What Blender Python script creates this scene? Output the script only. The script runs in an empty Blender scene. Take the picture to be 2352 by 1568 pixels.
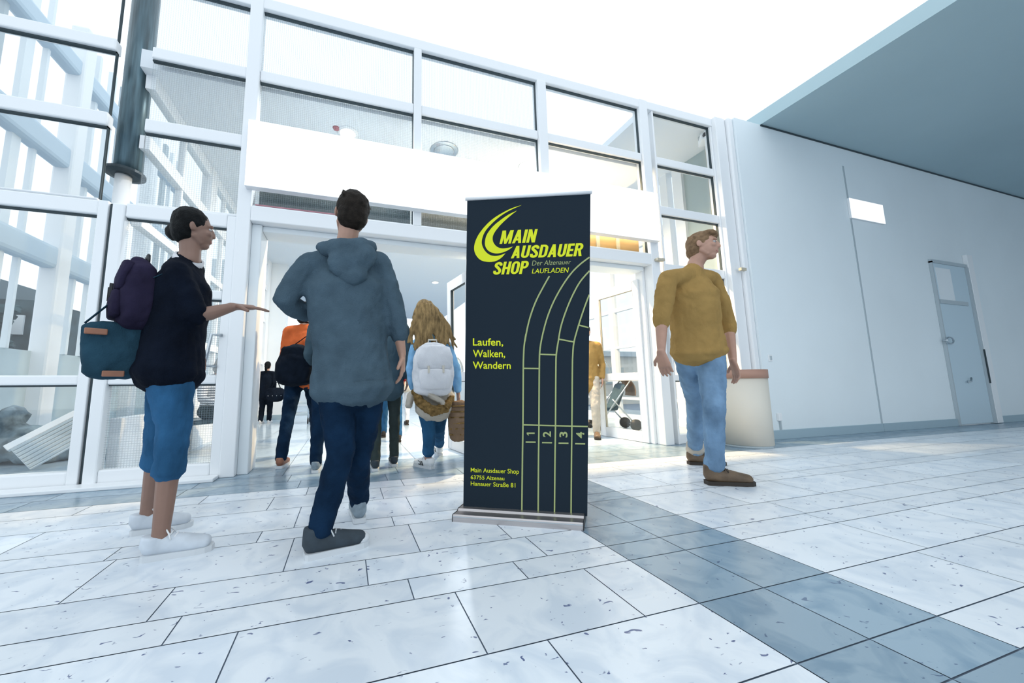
import bpy, bmesh, math, random
from mathutils import Vector, Matrix

V = Vector
random.seed(7)
SC = bpy.context.scene
COL = SC.collection

# ---------------------------------------------------------------- camera
W_IMG, H_IMG = 2352.0, 1568.0
FPX, CX, CY, EYE = 820.0, 1042.5, 784.0, 0.75
RX = V((0.95799594, -0.28663133, -0.00928768))     # image right
RY = V((0.02601224, 0.11910082, -0.99254136))      # image down
RZ = V((0.28559962, 0.950609, 0.12155403))         # view direction
cam_data = bpy.data.cameras.new('camera')
cam = bpy.data.objects.new('camera', cam_data)
COL.objects.link(cam)
cam_data.sensor_fit = 'HORIZONTAL'
cam_data.sensor_width = 36.0
cam_data.lens = 36.0 * FPX / W_IMG
cam_data.shift_x = (W_IMG / 2 - CX) / W_IMG
cam_data.clip_start = 0.02
cam_data.clip_end = 300
cam.matrix_world = Matrix(((RX.x, -RY.x, -RZ.x, 0), (RX.y, -RY.y, -RZ.y, 0), (RX.z, -RY.z, -RZ.z, EYE), (0, 0, 0, 1)))
SC.camera = cam

# ---------------------------------------------------------------- sky, exposure
world = bpy.data.worlds.new('sky')
SC.world = world
world.use_nodes = True
wn = world.node_tree.nodes
wn['Background'].inputs[0].default_value = (0.84, 0.93, 1.0, 1)
wn['Background'].inputs[1].default_value = 1.30
SC.view_settings.view_transform = 'Standard'
SC.view_settings.look = 'None'
SC.view_settings.gamma = 1.0
SC.view_settings.use_curve_mapping = False
SC.view_settings.exposure = 0.12


def lamp(name, kind, loc, energy, color=(1, 1, 1), size=0.3, rot=None, **kw):
    d = bpy.data.lights.new(name, kind)
    d.energy = energy
    d.color = color
    if kind == 'AREA':
        d.shape = 'DISK'
        d.size = size
    else:
        d.shadow_soft_size = size
    for k, v in kw.items():
        setattr(d, k, v)
    o = bpy.data.objects.new(name, d)
    o.location = loc
    if rot:
        o.rotation_euler = rot
    COL.objects.link(o)
    return o


# ---------------------------------------------------------------- helpers
def ray(x, y):
    return RX * ((x - CX) / FPX) + RY * ((y - CY) / FPX) + RZ


def floor_at(x, y, z=0.0):
    d = ray(x, y)
    t = (z - EYE) / d.z
    return V((0, 0, EYE)) + d * t


def at(x, y, Y):
    d = ray(x, y)
    return V((0, 0, EYE)) + d * (Y / d.y)


def mat(name, col, rough=0.5, metal=0.0, noise=0.0, nscale=8.0, bump=0.0, bscale=60.0, spec=0.5, emit=None, estr=1.0, stretch=None):
    m = bpy.data.materials.new(name)
    m.use_nodes = True
    nt = m.node_tree
    b = nt.nodes['Principled BSDF']
    b.inputs['Base Color'].default_value = (*col, 1)
    b.inputs['Roughness'].default_value = rough
    b.inputs['Metallic'].default_value = metal
    b.inputs['Specular IOR Level'].default_value = spec
    if emit:
        b.inputs['Emission Color'].default_value = (*emit, 1)
        b.inputs['Emission Strength'].default_value = estr
    if noise or bump:
        tc = nt.nodes.new('ShaderNodeTexCoord')
        mp = nt.nodes.new('ShaderNodeMapping')
        nt.links.new(tc.outputs['Object'], mp.inputs[0])
        if stretch:
            mp.inputs['Scale'].default_value = stretch
    if noise:
        n = nt.nodes.new('ShaderNodeTexNoise')
        n.inputs['Scale'].default_value = nscale
        n.inputs['Detail'].default_value = 4
        nt.links.new(mp.outputs[0], n.inputs['Vector'])
        r = nt.nodes.new('ShaderNodeValToRGB')
        r.color_ramp.elements[0].position = 0.3
        r.color_ramp.elements[1].position = 0.7
        r.color_ramp.elements[0].color = (*[max(0, c * (1 - noise)) for c in col], 1)
        r.color_ramp.elements[1].color = (*[min(1, c * (1 + noise)) for c in col], 1)
        nt.links.new(n.outputs['Fac'], r.inputs[0])
        nt.links.new(r.outputs[0], b.inputs['Base Color'])
    if bump:
        n2 = nt.nodes.new('ShaderNodeTexNoise')
        n2.inputs['Scale'].default_value = bscale
        n2.inputs['Detail'].default_value = 3
        nt.links.new(mp.outputs[0], n2.inputs['Vector'])
        bp = nt.nodes.new('ShaderNodeBump')
        bp.inputs['Strength'].default_value = bump
        bp.inputs['Distance'].default_value = 0.01
        nt.links.new(n2.outputs['Fac'], bp.inputs['Height'])
        nt.links.new(bp.outputs[0], b.inputs['Normal'])
    return m


def glass(name, tint=(0.975, 0.985, 0.985), gloss=0.045, mesh=False):
    m = bpy.data.materials.new(name)
    m.use_nodes = True
    nt = m.node_tree
    nt.nodes.clear()
    out = nt.nodes.new('ShaderNodeOutputMaterial')
    tr = nt.nodes.new('ShaderNodeBsdfTransparent')
    tr.inputs[0].default_value = (*tint, 1)
    gl = nt.nodes.new('ShaderNodeBsdfGlossy')
    gl.inputs['Roughness'].default_value = 0.02
    mx = nt.nodes.new('ShaderNodeMixShader')
    mx.inputs[0].default_value = gloss
    nt.links.new(tr.outputs[0], mx.inputs[1])
    nt.links.new(gl.outputs[0], mx.inputs[2])
    last = mx
    if mesh:                                    # wired safety glass: a fine square grid inside the pane
        tc = nt.nodes.new('ShaderNodeTexCoord')
        sp = nt.nodes.new('ShaderNodeSeparateXYZ')
        nt.links.new(tc.outputs['Object'], sp.inputs[0])
        lines = []
        for ax in ('X', 'Z'):
            a = nt.nodes.new('ShaderNodeMath'); a.operation = 'DIVIDE'; a.inputs[1].default_value = 0.019
            nt.links.new(sp.outputs[ax], a.inputs[0])
            fr = nt.nodes.new('ShaderNodeMath'); fr.operation = 'FRACT'
            nt.links.new(a.outputs[0], fr.inputs[0])
            lt = nt.nodes.new('ShaderNodeMath'); lt.operation = 'LESS_THAN'; lt.inputs[1].default_value = 0.17
            nt.links.new(fr.outputs[0], lt.inputs[0])
            lines.append(lt)
        mxm = nt.nodes.new('ShaderNodeMath'); mxm.operation = 'MAXIMUM'
        nt.links.new(lines[0].outputs[0], mxm.inputs[0]); nt.links.new(lines[1].outputs[0], mxm.inputs[1])
        df = nt.nodes.new('ShaderNodeBsdfDiffuse'); df.inputs[0].default_value = (0.30, 0.37, 0.42, 1)
        sc = nt.nodes.new('ShaderNodeMath'); sc.operation = 'MULTIPLY'; sc.inputs[1].default_value = 0.26
        nt.links.new(mxm.outputs[0], sc.inputs[0])
        m2 = nt.nodes.new('ShaderNodeMixShader')
        nt.links.new(sc.outputs[0], m2.inputs[0])
        nt.links.new(mx.outputs[0], m2.inputs[1]); nt.links.new(df.outputs[0], m2.inputs[2])
        last = m2
    nt.links.new(last.outputs[0], out.inputs[0])
    return m


M = {}
M['white'] = mat('white_paint', (0.86, 0.88, 0.90), 0.35)
M['white_dull'] = mat('white_wall_paint', (0.80, 0.85, 0.88), 0.6, noise=0.02, nscale=1.2)
M['wall'] = mat('right_wall_paint', (0.80, 0.87, 0.905), 0.55, noise=0.03, nscale=0.7)
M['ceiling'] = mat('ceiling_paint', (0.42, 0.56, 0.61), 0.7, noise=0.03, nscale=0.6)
M['lobby_ceiling'] = mat('lobby_ceiling_paint', (0.78, 0.82, 0.86), 0.7)
M['base_grey'] = mat('baseboard_grey', (0.36, 0.48, 0.55), 0.45)
M['door_blue'] = mat('door_grey_blue', (0.55, 0.68, 0.76), 0.4)
M['frame_grey'] = mat('frame_grey', (0.45, 0.52, 0.56), 0.4)
M['gasket'] = mat('rubber_gasket', (0.03, 0.05, 0.06), 0.6)
M['glass'] = glass('clear_glass')
M['glass_mesh'] = glass('wired_glass', mesh=True)
M['sign_white'] = mat('lit_sign_face', (0.9, 0.9, 0.9), 0.4, emit=(1, 1, 1), estr=0.8)
M['teal_dark'] = mat('dark_teal_board', (0.016, 0.042, 0.046), 0.5)
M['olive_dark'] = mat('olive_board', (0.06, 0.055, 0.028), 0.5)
M['glow_tan_board'] = mat('glow_tan_board', (0.40, 0.26, 0.10), 0.5)  # warm glow on the transom glass, put into the board colour
M['pink_trim'] = mat('pink_trim', (0.45, 0.2, 0.24), 0.5)
M['steel_dark'] = mat('dark_steel', (0.10, 0.16, 0.19), 0.35, 0.4, noise=0.5, nscale=3, stretch=(9, 9, 0.6))
M['flange'] = mat('black_steel', (0.02, 0.035, 0.045), 0.4, 0.3)
M['chrome'] = mat('brushed_steel', (0.55, 0.6, 0.64), 0.25, 0.9)
M['alu'] = mat('aluminium_base', (0.50, 0.47, 0.47), 0.32, 0.85, noise=0.05, nscale=4, stretch=(1, 1, 30))
M['black'] = mat('black_plastic', (0.012, 0.014, 0.018), 0.45)
M['banner'] = mat('banner_navy', (0.0150, 0.0255, 0.038), 0.8, bump=0.02, bscale=400, spec=0.12)
M['yellow'] = mat('banner_yellow', (0.74, 0.79, 0.028), 0.6, spec=0.15)
M['olive_line'] = mat('banner_olive_line', (0.36, 0.42, 0.17), 0.55)
M['lamp_glass'] = mat('lamp_lens', (0.9, 0.9, 0.9), 0.2, emit=(1, 0.97, 0.9), estr=2.0)
M['red'] = mat('red_plastic', (0.35, 0.04, 0.05), 0.5)
M['cream'] = mat('cream_plastic', (0.70, 0.66, 0.58), 0.5)
M['bin_top'] = mat('terracotta_lid', (0.42, 0.24, 0.18), 0.5)
M['beige'] = mat('beige_pilaster', (0.50, 0.46, 0.37), 0.6)
M['greygreen'] = mat('grey_green_panel', (0.40, 0.48, 0.49), 0.4)
M['skin'] = mat('skin', (0.45, 0.26, 0.19), 0.5, noise=0.05, nscale=20)
M['skin_dark'] = mat('skin_tan', (0.24, 0.14, 0.105), 0.5, noise=0.05, nscale=20)
M['eye'] = mat('eye_white', (0.5, 0.5, 0.5), 0.35)
M['iris'] = mat('iris', (0.05, 0.035, 0.02), 0.2)
M['lip'] = mat('lips', (0.42, 0.18, 0.15), 0.45)


def fabric(name, col, bump=0.25, noise=0.18, nscale=7, stretch=None, crease=0.5, cscale=9.0):
    m = weave(name, col, bump, noise, nscale, stretch)
    nt = m.node_tree
    b = nt.nodes['Principled BSDF']
    fine = b.inputs['Normal'].links[0].from_node
    tc = nt.nodes.new('ShaderNodeTexCoord')
    mp = nt.nodes.new('ShaderNodeMapping')
    mp.inputs['Scale'].default_value = (1, 1, .7)
    mp.inputs['Rotation'].default_value = (.5, .3, .2)
    n = nt.nodes.new('ShaderNodeTexNoise')
    n.inputs['Scale'].default_value = cscale
    n.inputs['Detail'].default_value = 2.5
    n.inputs['Distortion'].default_value = 0.35
    bp = nt.nodes.new('ShaderNodeBump')
    bp.inputs['Strength'].default_value = crease
    bp.inputs['Distance'].default_value = 0.05
    nt.links.new(tc.outputs['Object'], mp.inputs[0])
    nt.links.new(mp.outputs[0], n.inputs['Vector'])
    nt.links.new(n.outputs['Fac'], bp.inputs['Height'])
    nt.links.new(fine.outputs[0], bp.inputs['Normal'])
    nt.links.new(bp.outputs[0], b.inputs['Normal'])
    return m


def weave(name, col, bump, noise, nscale, stretch):
    return mat(name, col, 0.9, 0, noise, nscale, bump, 180, 0.08, stretch=stretch)


# ---- marble floor
def floor_material(name, base, vein, fleck, rough, fleck_amt=0.5):
    m = bpy.data.materials.new(name)
    m.use_nodes = True
    nt = m.node_tree
    b = nt.nodes['Principled BSDF']
    b.inputs['Roughness'].default_value = rough
    b.inputs['Specular IOR Level'].default_value = 0.5
    tc = nt.nodes.new('ShaderNodeTexCoord')
    at_ = nt.nodes.new('ShaderNodeAttribute'); at_.attribute_name = 'tile_tone'
    off = nt.nodes.new('ShaderNodeVectorMath'); off.operation = 'SCALE'
    nt.links.new(at_.outputs['Color'], off.inputs[0]); off.inputs['Scale'].default_value = 37.0
    add = nt.nodes.new('ShaderNodeVectorMath'); add.operation = 'ADD'
    nt.links.new(tc.outputs['Object'], add.inputs[0]); nt.links.new(off.outputs[0], add.inputs[1])
    n = nt.nodes.new('ShaderNodeTexNoise'); n.inputs['Scale'].default_value = 5.5
    n.inputs['Detail'].default_value = 8; n.inputs['Distortion'].default_value = 1.2
    nt.links.new(add.outputs[0], n.inputs['Vector'])
    r = nt.nodes.new('ShaderNodeValToRGB')
    r.color_ramp.elements[0].position = 0.36; r.color_ramp.elements[0].color = (*vein, 1)
    r.color_ramp.elements[1].position = 0.56; r.color_ramp.elements[1].color = (*base, 1)
    nt.links.new(n.outputs['Fac'], r.inputs[0])
    # flecks: short dark blue-grey chips
    mp = nt.nodes.new('ShaderNodeMapping'); mp.inputs['Scale'].default_value = (1.0, 1.7, 1)
    mp.inputs['Rotation'].default_value = (0, 0, 0.4)
    nt.links.new(add.outputs[0], mp.inputs[0])
    n2 = nt.nodes.new('ShaderNodeTexNoise'); n2.inputs['Scale'].default_value = 26; n2.inputs['Detail'].default_value = 2
    n2.inputs['Distortion'].default_value = 0.8
    nt.links.new(mp.outputs[0], n2.inputs['Vector'])
    r2 = nt.nodes.new('ShaderNodeValToRGB')
    r2.color_ramp.elements[0].position = 0.685; r2.color_ramp.elements[0].color = (0, 0, 0, 1)
    r2.color_ramp.elements[1].position = 0.72; r2.color_ramp.elements[1].color = (1, 1, 1, 1)
    nt.links.new(n2.outputs['Fac'], r2.inputs[0])
    sc = nt.nodes.new('ShaderNodeMath'); sc.operation = 'MULTIPLY'; sc.inputs[1].default_value = fleck_amt
    nt.links.new(r2.outputs[0], sc.inputs[0])
    mx = nt.nodes.new('ShaderNodeMix'); mx.data_type = 'RGBA'
    nt.links.new(sc.outputs[0], mx.inputs[0]); nt.links.new(r.outputs[0], mx.inputs[6]); mx.inputs[7].default_value = (*fleck, 1)
    tone = nt.nodes.new('ShaderNodeMapRange'); tone.inputs[3].default_value = 0.90; tone.inputs[4].default_value = 1.04
    nt.links.new(at_.outputs['Fac'], tone.inputs[0])
    ml = nt.nodes.new('ShaderNodeVectorMath'); ml.operation = 'SCALE'
    nt.links.new(mx.outputs[2], ml.inputs[0]); nt.links.new(tone.outputs[0], ml.inputs['Scale'])
    nt.links.new(ml.outputs[0], b.inputs['Base Color'])
    return m


M['marble'] = floor_material('white_marble', (0.80, 0.85, 0.90), (0.66, 0.73, 0.81), (0.05, 0.08, 0.22), 0.28, 0.9)
M['slate'] = floor_material('grey_marble', (0.30, 0.40, 0.48), (0.20, 0.30, 0.39), (0.04, 0.07, 0.16), 0.24, 0.7)
M['lobby_tile'] = floor_material('lobby_tile', (0.48, 0.59, 0.68), (0.40, 0.51, 0.61), (0.2, 0.28, 0.36), 0.16, 0.3)
M['grout'] = mat('grout', (0.16, 0.21, 0.28), 0.8)
M['mat_grid'] = mat('entrance_mat', (0.46, 0.56, 0.64), 0.4)


def link(name, bm, m, parent=None, smooth=False):
    me = bpy.data.meshes.new(name)
    bmesh.ops.recalc_face_normals(bm, faces=bm.faces)
    bm.to_mesh(me)
    bm.free()
    for mm in (m if isinstance(m, (list, tuple)) else [m]):
        me.materials.append(mm)
    if smooth:
        for p in me.polygons:
            p.use_smooth = True
    o = bpy.data.objects.new(name, me)
    COL.objects.link(o)
    if parent is not None:
        o.parent = parent
        if parent.type == 'EMPTY':
            o.matrix_parent_inverse = Matrix.Translation(-V(parent.location))
    return o


def thing(name, label, cat, loc, group=None):
    o = bpy.data.objects.new(name, None)
    o.empty_display_size = 0.1
    COL.objects.link(o)
    o.location = loc
    o['label'] = label
    o['category'] = cat
    if group:
        o['group'] = group
    return o


def tag(o, label, cat, group=None):
    o['label'] = label
    o['category'] = cat
    if group:
        o['group'] = group
    return o


def struct_root(name, label, cat, loc):
    o = thing(name, label, cat, loc)
    o['kind'] = 'structure'
    return o


def struct(name, bm, m, label, cat, smooth=False):
    o = link(name, bm, m, None, smooth)
    o['kind'] = 'structure'
    return tag(o, label, cat)


def box(bm, x0, x1, y0, y1, z0, z1, bevel=0.0):
    r = bmesh.ops.create_cube(bm, size=1.0)
    for v in r['verts']:
        v.co = V(((x0 + x1) / 2 + v.co.x * (x1 - x0), (y0 + y1) / 2 + v.co.y * (y1 - y0), (z0 + z1) / 2 + v.co.z * (z1 - z0)))
    if bevel:
        es = list({e for v in r['verts'] for e in v.link_edges})
        bmesh.ops.bevel(bm, geom=es, offset=bevel, segments=2, affect='EDGES', profile=0.5)
    return bm


def B(*a, **k):
    return box(bmesh.new(), *a, **k)


def obox(bm, c, ax, ay, az, hx, hy, hz, bevel=0.0, seg=2):
    """box with its own axes"""
    r = bmesh.ops.create_cube(bm, size=2.0)
    for v in r['verts']:
        v.co = V(c) + ax * (v.co.x * hx) + ay * (v.co.y * hy) + az * (v.co.z * hz)
    if bevel:
        es = list({e for v in r['verts'] for e in v.link_edges})
        bmesh.ops.bevel(bm, geom=es, offset=bevel, segments=seg, affect='EDGES', profile=0.5)
    return bm


def perp(t):
    a = V((0, 0, 1)) if abs(t.z) < 0.9 else V((1, 0, 0))
    return t.cross(a).normalized()


def tube(bm, pts, side=None, n=12, cap=True, sq=2.0):
    """sweep an ellipse: pts = [(point, half width along side, half depth)]"""
    P = [(V(p), a, b) for p, a, b in pts]
    if cap:
        t0 = (P[0][0] - P[1][0]).normalized()
        t1 = (P[-1][0] - P[-2][0]).normalized()
        r0 = min(P[0][1], P[0][2]); r1 = min(P[-1][1], P[-1][2])
        P = [(P[0][0] + t0 * r0 * .62, P[0][1] * .42, P[0][2] * .42), (P[0][0] + t0 * r0 * .36, P[0][1] * .8, P[0][2] * .8)] + P + \
            [(P[-1][0] + t1 * r1 * .36, P[-1][1] * .8, P[-1][2] * .8), (P[-1][0] + t1 * r1 * .62, P[-1][1] * .42, P[-1][2] * .42)]
    rings = []
    last = None
    for i, (p, a, b) in enumerate(P):
        q0 = P[max(0, i - 1)][0]; q1 = P[min(len(P) - 1, i + 1)][0]
        t = (q1 - q0)
        t = t.normalized() if t.length > 1e-9 else V((0, 0, 1))
        s = V(side) if side is not None else (last if last is not None else perp(t))
        s = s - t * s.dot(t)
        if s.length < 1e-5:
            s = perp(t)
        s.normalize()
        last = s
        u = t.cross(s)
        ring = []
        for k in range(n):
            cs, sn = math.cos(2 * math.pi * k / n), math.sin(2 * math.pi * k / n)
            if sq != 2.0:
                cs = math.copysign(abs(cs) ** (2 / sq), cs); sn = math.copysign(abs(sn) ** (2 / sq), sn)
            ring.append(bm.verts.new(p + s * (a * cs) + u * (b * sn)))
        rings.append(ring)
    for r0, r1 in zip(rings, rings[1:]):
        for k in range(n):
            bm.faces.new((r0[k], r0[(k + 1) % n], r1[(k + 1) % n], r1[k]))
    bm.faces.new(rings[0][::-1])
    bm.faces.new(rings[-1])
    return bm


def rod(bm, pts, r, n=8):
    return tube(bm, [(p, r, r) for p in pts], n=n, cap=False)


def ell(bm, c, ax, ay, az, rx, ry, rz, seg=16, rings=10):
    r = bmesh.ops.create_uvsphere(bm, u_segments=seg, v_segments=rings, radius=1.0)
    for v in r['verts']:
        v.co = V(c) + ax * (v.co.x * rx) + ay * (v.co.y * ry) + az * (v.co.z * rz)
    return bm


XA, YA, ZA = V((1, 0, 0)), V((0, 1, 0)), V((0, 0, 1))
TEX = {}


def clouds(scale):
    k = round(scale, 3)
    if k not in TEX:
        t = bpy.data.textures.new('folds', 'CLOUDS')
        t.noise_scale = k
        t.noise_depth = 2
        TEX[k] = t
    return TEX[k]


def skin(name, bm, m, parent, voxel=0.01, smooth=6, folds=0.0, fscale=0.12):
    """overlapping closed sweeps grown into ONE continuous surface"""
    o = link(name, bm, m, parent)
    r = o.modifiers.new('grow', 'REMESH')
    r.mode = 'VOXEL'
    r.voxel_size = voxel
    r.use_smooth_shade = True
    if smooth:
        s = o.modifiers.new('relax', 'SMOOTH')
        s.factor = 0.5
        s.iterations = smooth
    if folds:
        d = o.modifiers.new('folds', 'DISPLACE')
        d.texture = clouds(fscale)
        d.strength = folds
        d.mid_level = 0.5
        d.texture_coords = 'LOCAL'
    return o


# ================================================================ FLOOR
rows_near = [2.99, 2.80, 2.53, 2.182, 2.04, 1.70, 1.49, 1.348, 1.03, 0.75, 0.60, 0.26, 0.05, -0.30]
fixed = {0: [-1.55, -0.90, -0.25, 0.44, 1.06], 1: [-1.9, -1.15, -0.45, 0.26, 0.90], 2: [-1.5, -0.85, -0.25, 0.408, 0.95],
         3: [-1.7, -1.0, -0.40, 0.27, 0.86], 4: [-1.6, -0.95, -0.228, 0.343, 0.80], 5: [-1.3, -0.6, 0.1, 0.87],
         6: [-1.2, -0.5, 0.25, 0.7], 7: [-1.0, -0.3, 0.4, 0.95]}


def tile(bm, lay, x0, x1, y0, y1, mi, z=0.0, g=0.0022):
    vs = [bm.verts.new(c) for c in ((x0 + g, y0 + g, z), (x1 - g, y0 + g, z), (x1 - g, y1 - g, z), (x0 + g, y1 - g, z))]
    f = bm.faces.new(vs)
    f.material_index = mi
    c = random.random()
    for l in f.loops:
        l[lay] = (c, c, c, 1)


bm = bmesh.new()
lay = bm.loops.layers.color.new('tile_tone')
ST0, ST1, STM = 1.18, 1.838, 1.49
for i in range(len(rows_near) - 1):
    y1, y0 = rows_near[i], rows_near[i + 1]
    xs = list(fixed.get(i, []))
    x = (xs[0] if xs else -1.2 + random.uniform(0, .5))
    left = []
    while x > -5:
        x -= random.uniform(0.6, 0.8)
        left.append(x)
    if not xs:
        x = left[0] + 0.65
        while x < ST0 - .25:
            xs.append(x); x += random.uniform(0.55, 0.75)
    xs = sorted(left) + xs + [ST0]
    for a, b in zip(xs, xs[1:]):
        tile(bm, lay, a, b, y0, y1, 0)
    tile(bm, lay, ST0, STM, y0, y1, 1)
    tile(bm, lay, STM, ST1, y0, y1, 1)
    xs = [ST1]
    x = ST1 + random.uniform(.45, .75)
    while x < 17:
        xs.append(x); x += random.uniform(.55, .8)
    for a, b in zip(xs, xs[1:] + [17]):
        tile(bm, lay, a, b, y0, y1, 0)
for y0, y1 in ((2.99, 3.215), (3.215, 3.44)):      # grey border strip along the glazing
    x = -5.3
    while x < 17:
        w = random.uniform(.6, .9)
        tile(bm, lay, x, x + w, y0, y1, 1); x += w
y = 3.44
while y < 15.5:                                    # the tiled lobby behind the doors
    h = 0.36 if y < 3.5 else 0.6
    x = -5.3
    while x < 7.5:
        tile(bm, lay, x, x + .6, y, y + h, 1 if y < 3.5 else 2); x += .6
    y += h
vs = [bm.verts.new(c) for c in ((-14, -10, -0.004), (17, -10, -0.004), (17, 26, -0.004), (-14, 26, -0.004))]
bm.faces.new(vs).material_index = 3
fl = struct('floor', bm, [M['marble'], M['slate'], M['lobby_tile'], M['grout']],
            'pale marble tile floor with grey bands and dark blue flecks', 'floor')

# ================================================================ RIGHT WALL AND CEILING
YW = 3.42
XW0 = at(1768, 990, YW).x
ZC = at(2048, 371, YW).z
bm = B(XW0, 17, YW, YW + .2, 0, ZC)
struct('wall_right', bm, M['wall'], 'long plain white wall to the right of the glazed entrance', 'wall')
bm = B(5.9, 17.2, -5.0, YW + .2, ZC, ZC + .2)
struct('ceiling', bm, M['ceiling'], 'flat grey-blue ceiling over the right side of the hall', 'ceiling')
struct('wall_end_blocker', B(17, 17.2, -9.2, YW + .2, 0, ZC), M['wall'], 'added unseen end wall that dims the right side of the hall', 'wall')  # added out of view to cut the light on the right
struct('wall_rear_blocker', B(13.0, 17.2, -9.4, -9.2, 0, ZC), M['wall'], 'added unseen rear wall that dims the long white wall', 'wall')  # added behind the camera, sized to shade the right wall
bm = B(5.9, 17, YW - .012, YW, ZC - .022, ZC)
struct('trim_1', bm, M['gasket'], 'thin dark shadow joint where the right wall meets the ceiling', 'trim')
seam = at(1980, 685, YW).x
bm = B(XW0 - .01, seam, YW - .025, YW, 0.0, .118, bevel=.003)
struct('baseboard_right', bm, M['base_grey'], 'grey-blue baseboard on the right wall, from the corner to the panel seam', 'baseboard')
bm = B(seam + .02, at(2197, 960, YW).x, YW - .02, YW, 0.0, .118, bevel=.003)
struct('baseboard_right_middle', bm, M['base_grey'], 'grey-blue baseboard on the right wall between the panel seam and the door', 'baseboard')
bm = B(at(2292, 950, YW).x, 17, YW - .02, YW, 0.0, .118, bevel=.003)
struct('baseboard_right_far', bm, M['base_grey'], 'grey-blue baseboard on the right wall beyond the narrow door', 'baseboard')
bm = B(seam, seam + .035, YW - .006, YW, .118, at(1930, 380, YW).z)
struct('trim_2', bm, M['frame_grey'], 'thin vertical seam strip on the right wall under the ceiling', 'trim')

# narrow service door in the right wall
dl, dr = at(2200, 975, YW).x, at(2282, 960, YW).x
dt = at(2140, 605, YW).z
bl0, br0 = at(2137, 605, YW).x, at(2222, 618, YW).x
dr_ = struct_root('door_1', 'narrow pale grey-blue door with a small glazed top panel in the right wall', 'door', (dl, YW, 0))
link('leaf', B(dl, dr - .12, YW - .03, YW - .001, .02, dt, bevel=.004), M['door_blue'], dr_)
fr = bmesh.new()
box(fr, dl - .03, dl, YW - .04, YW - .001, .01, dt + .03)
box(fr, dl - .03, dr + .14, YW - .04, YW - .001, dt, dt + .06)
link('frame', fr, M['frame_grey'], dr_)
link('jamb', B(dr - .12, dr - .04, YW - .05, YW - .001, .01, dt), M['frame_grey'], dr_)['label'] = 'dark grey hinge-side jamb'
link('jamb_strip', B(dr - .04, dr + .14, YW - .055, YW - .001, .01, dt + .25, bevel=.004), M['white'], dr_)['label'] = 'bright white door post'
zp = at(2160, 693, YW).z
link('pane', B(dl + .06, dl + .52, YW - .036, YW - .03, zp + .03, dt - .08), M['white_dull'], dr_)['label'] = 'pale glazed panel'
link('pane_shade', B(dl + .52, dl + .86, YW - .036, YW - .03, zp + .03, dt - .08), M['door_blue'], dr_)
link('rail', B(dl + .02, dl + .9, YW - .045, YW - .03, zp - .04, zp + .03), M['frame_grey'], dr_)
hb = bmesh.new()
hc = at(2178, 782, YW - .05)
rod(hb, [hc + V((math.cos(a) * .10, -.02, math.sin(a) * .055)) for a in [2 * math.pi * k / 20 for k in range(21)]], .011)
rod(hb, [hc + V((-.1, -.02, 0)), hc + V((-.1, .03, 0))], .012)
link('pull_ring', hb, M['chrome'], dr_, True)
hb = bmesh.new()
hc = at(2224, 874, YW - .04)
rod(hb, [hc + V((.05, -.02, .05)), hc + V((0, -.03, -.01)), hc + V((-.07, -.02, -.03))], .012)
rod(hb, [hc + V((0, -.03, -.01)), hc + V((0, .02, -.01))], .014)
link('lever_handle', hb, M['chrome'], dr_, True)
link('hinge_strip', B(dr - .075, dr - .045, YW - .062, YW - .05, .7, 1.3), M['gasket'], dr_)
st = floor_at(2222, 966)
bm = bmesh.new()
ell(bm, st + V((0, -.05, .06)), XA, YA, ZA, .14, .06, .09, 7, 5)
ell(bm, st + V((-.12, -.05, .03)), XA, YA, ZA, .12, .05, .05, 7, 5)
for v in bm.verts:
    v.co += V((random.uniform(-.02, .02), random.uniform(-.008, .008), random.uniform(-.015, .02)))
    v.co.z = max(v.co.z, 0.001)
tag(link('door_stop', bm, mat('grey_stone', (0.14, 0.2, 0.24), .8)), 'dark grey rough stone door stop at the foot of the narrow door', 'door stop')

# small things on the right wall
p = at(1768, 822, YW)
t = thing('wall_socket', 'small white square wall socket low on the right wall', 'socket', p)
link('plate', B(p.x - .035, p.x + .035, YW - .012, YW, p.z - .045, p.z + .045, bevel=.004), M['white'], t)
link('rocker', B(p.x - .018, p.x + .018, YW - .018, YW - .012, p.z - .028, p.z + .028, bevel=.003), M['frame_grey'], t)
p = at(1788, 965, YW)
t = thing('cable_box', 'slim white cable box standing on the baseboard of the right wall', 'cable box', (p.x, YW, .118))
link('housing', B(p.x - .03, p.x + .03, YW - .03, YW, .24, .34, bevel=.004), M['white'], t)
link('conduit', B(p.x + .0, p.x + .025, YW - .018, YW, .118, .24), M['frame_grey'], t)
a, b_ = at(1944, 456, YW), at(2030, 517, YW)
t = thing('wall_sign', 'blank bright white lit sign panel high on the right wall', 'sign', (a.x, YW, b_.z))
link('housing', B(a.x, b_.x - .02, YW - .03, YW - .001, b_.z, a.z, bevel=.003), M['white'], t)
link('face', B(a.x + .004, b_.x - .024, YW - .034, YW - .03, b_.z + .004, a.z - .004), M['sign_white'], t)

# ================================================================ GLAZED FACADE
Y0, Y1 = 3.53, 3.65          # front and back of the frame members
RAILS = [0.0, 0.78, 1.52, 2.19, 3.0, 3.72]     # underside of each rail
RH = [0.12, 0.075, 0.08, 0.125, 0.12, 0.11]
TOP = ZC
ntrim = [10]


def trim(label, *a, m='white', bevel=.008, cat='post'):
    ntrim[0] += 1
    return struct('trim_%d' % ntrim[0], B(*a, bevel=bevel), M[m], label, cat)


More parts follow.
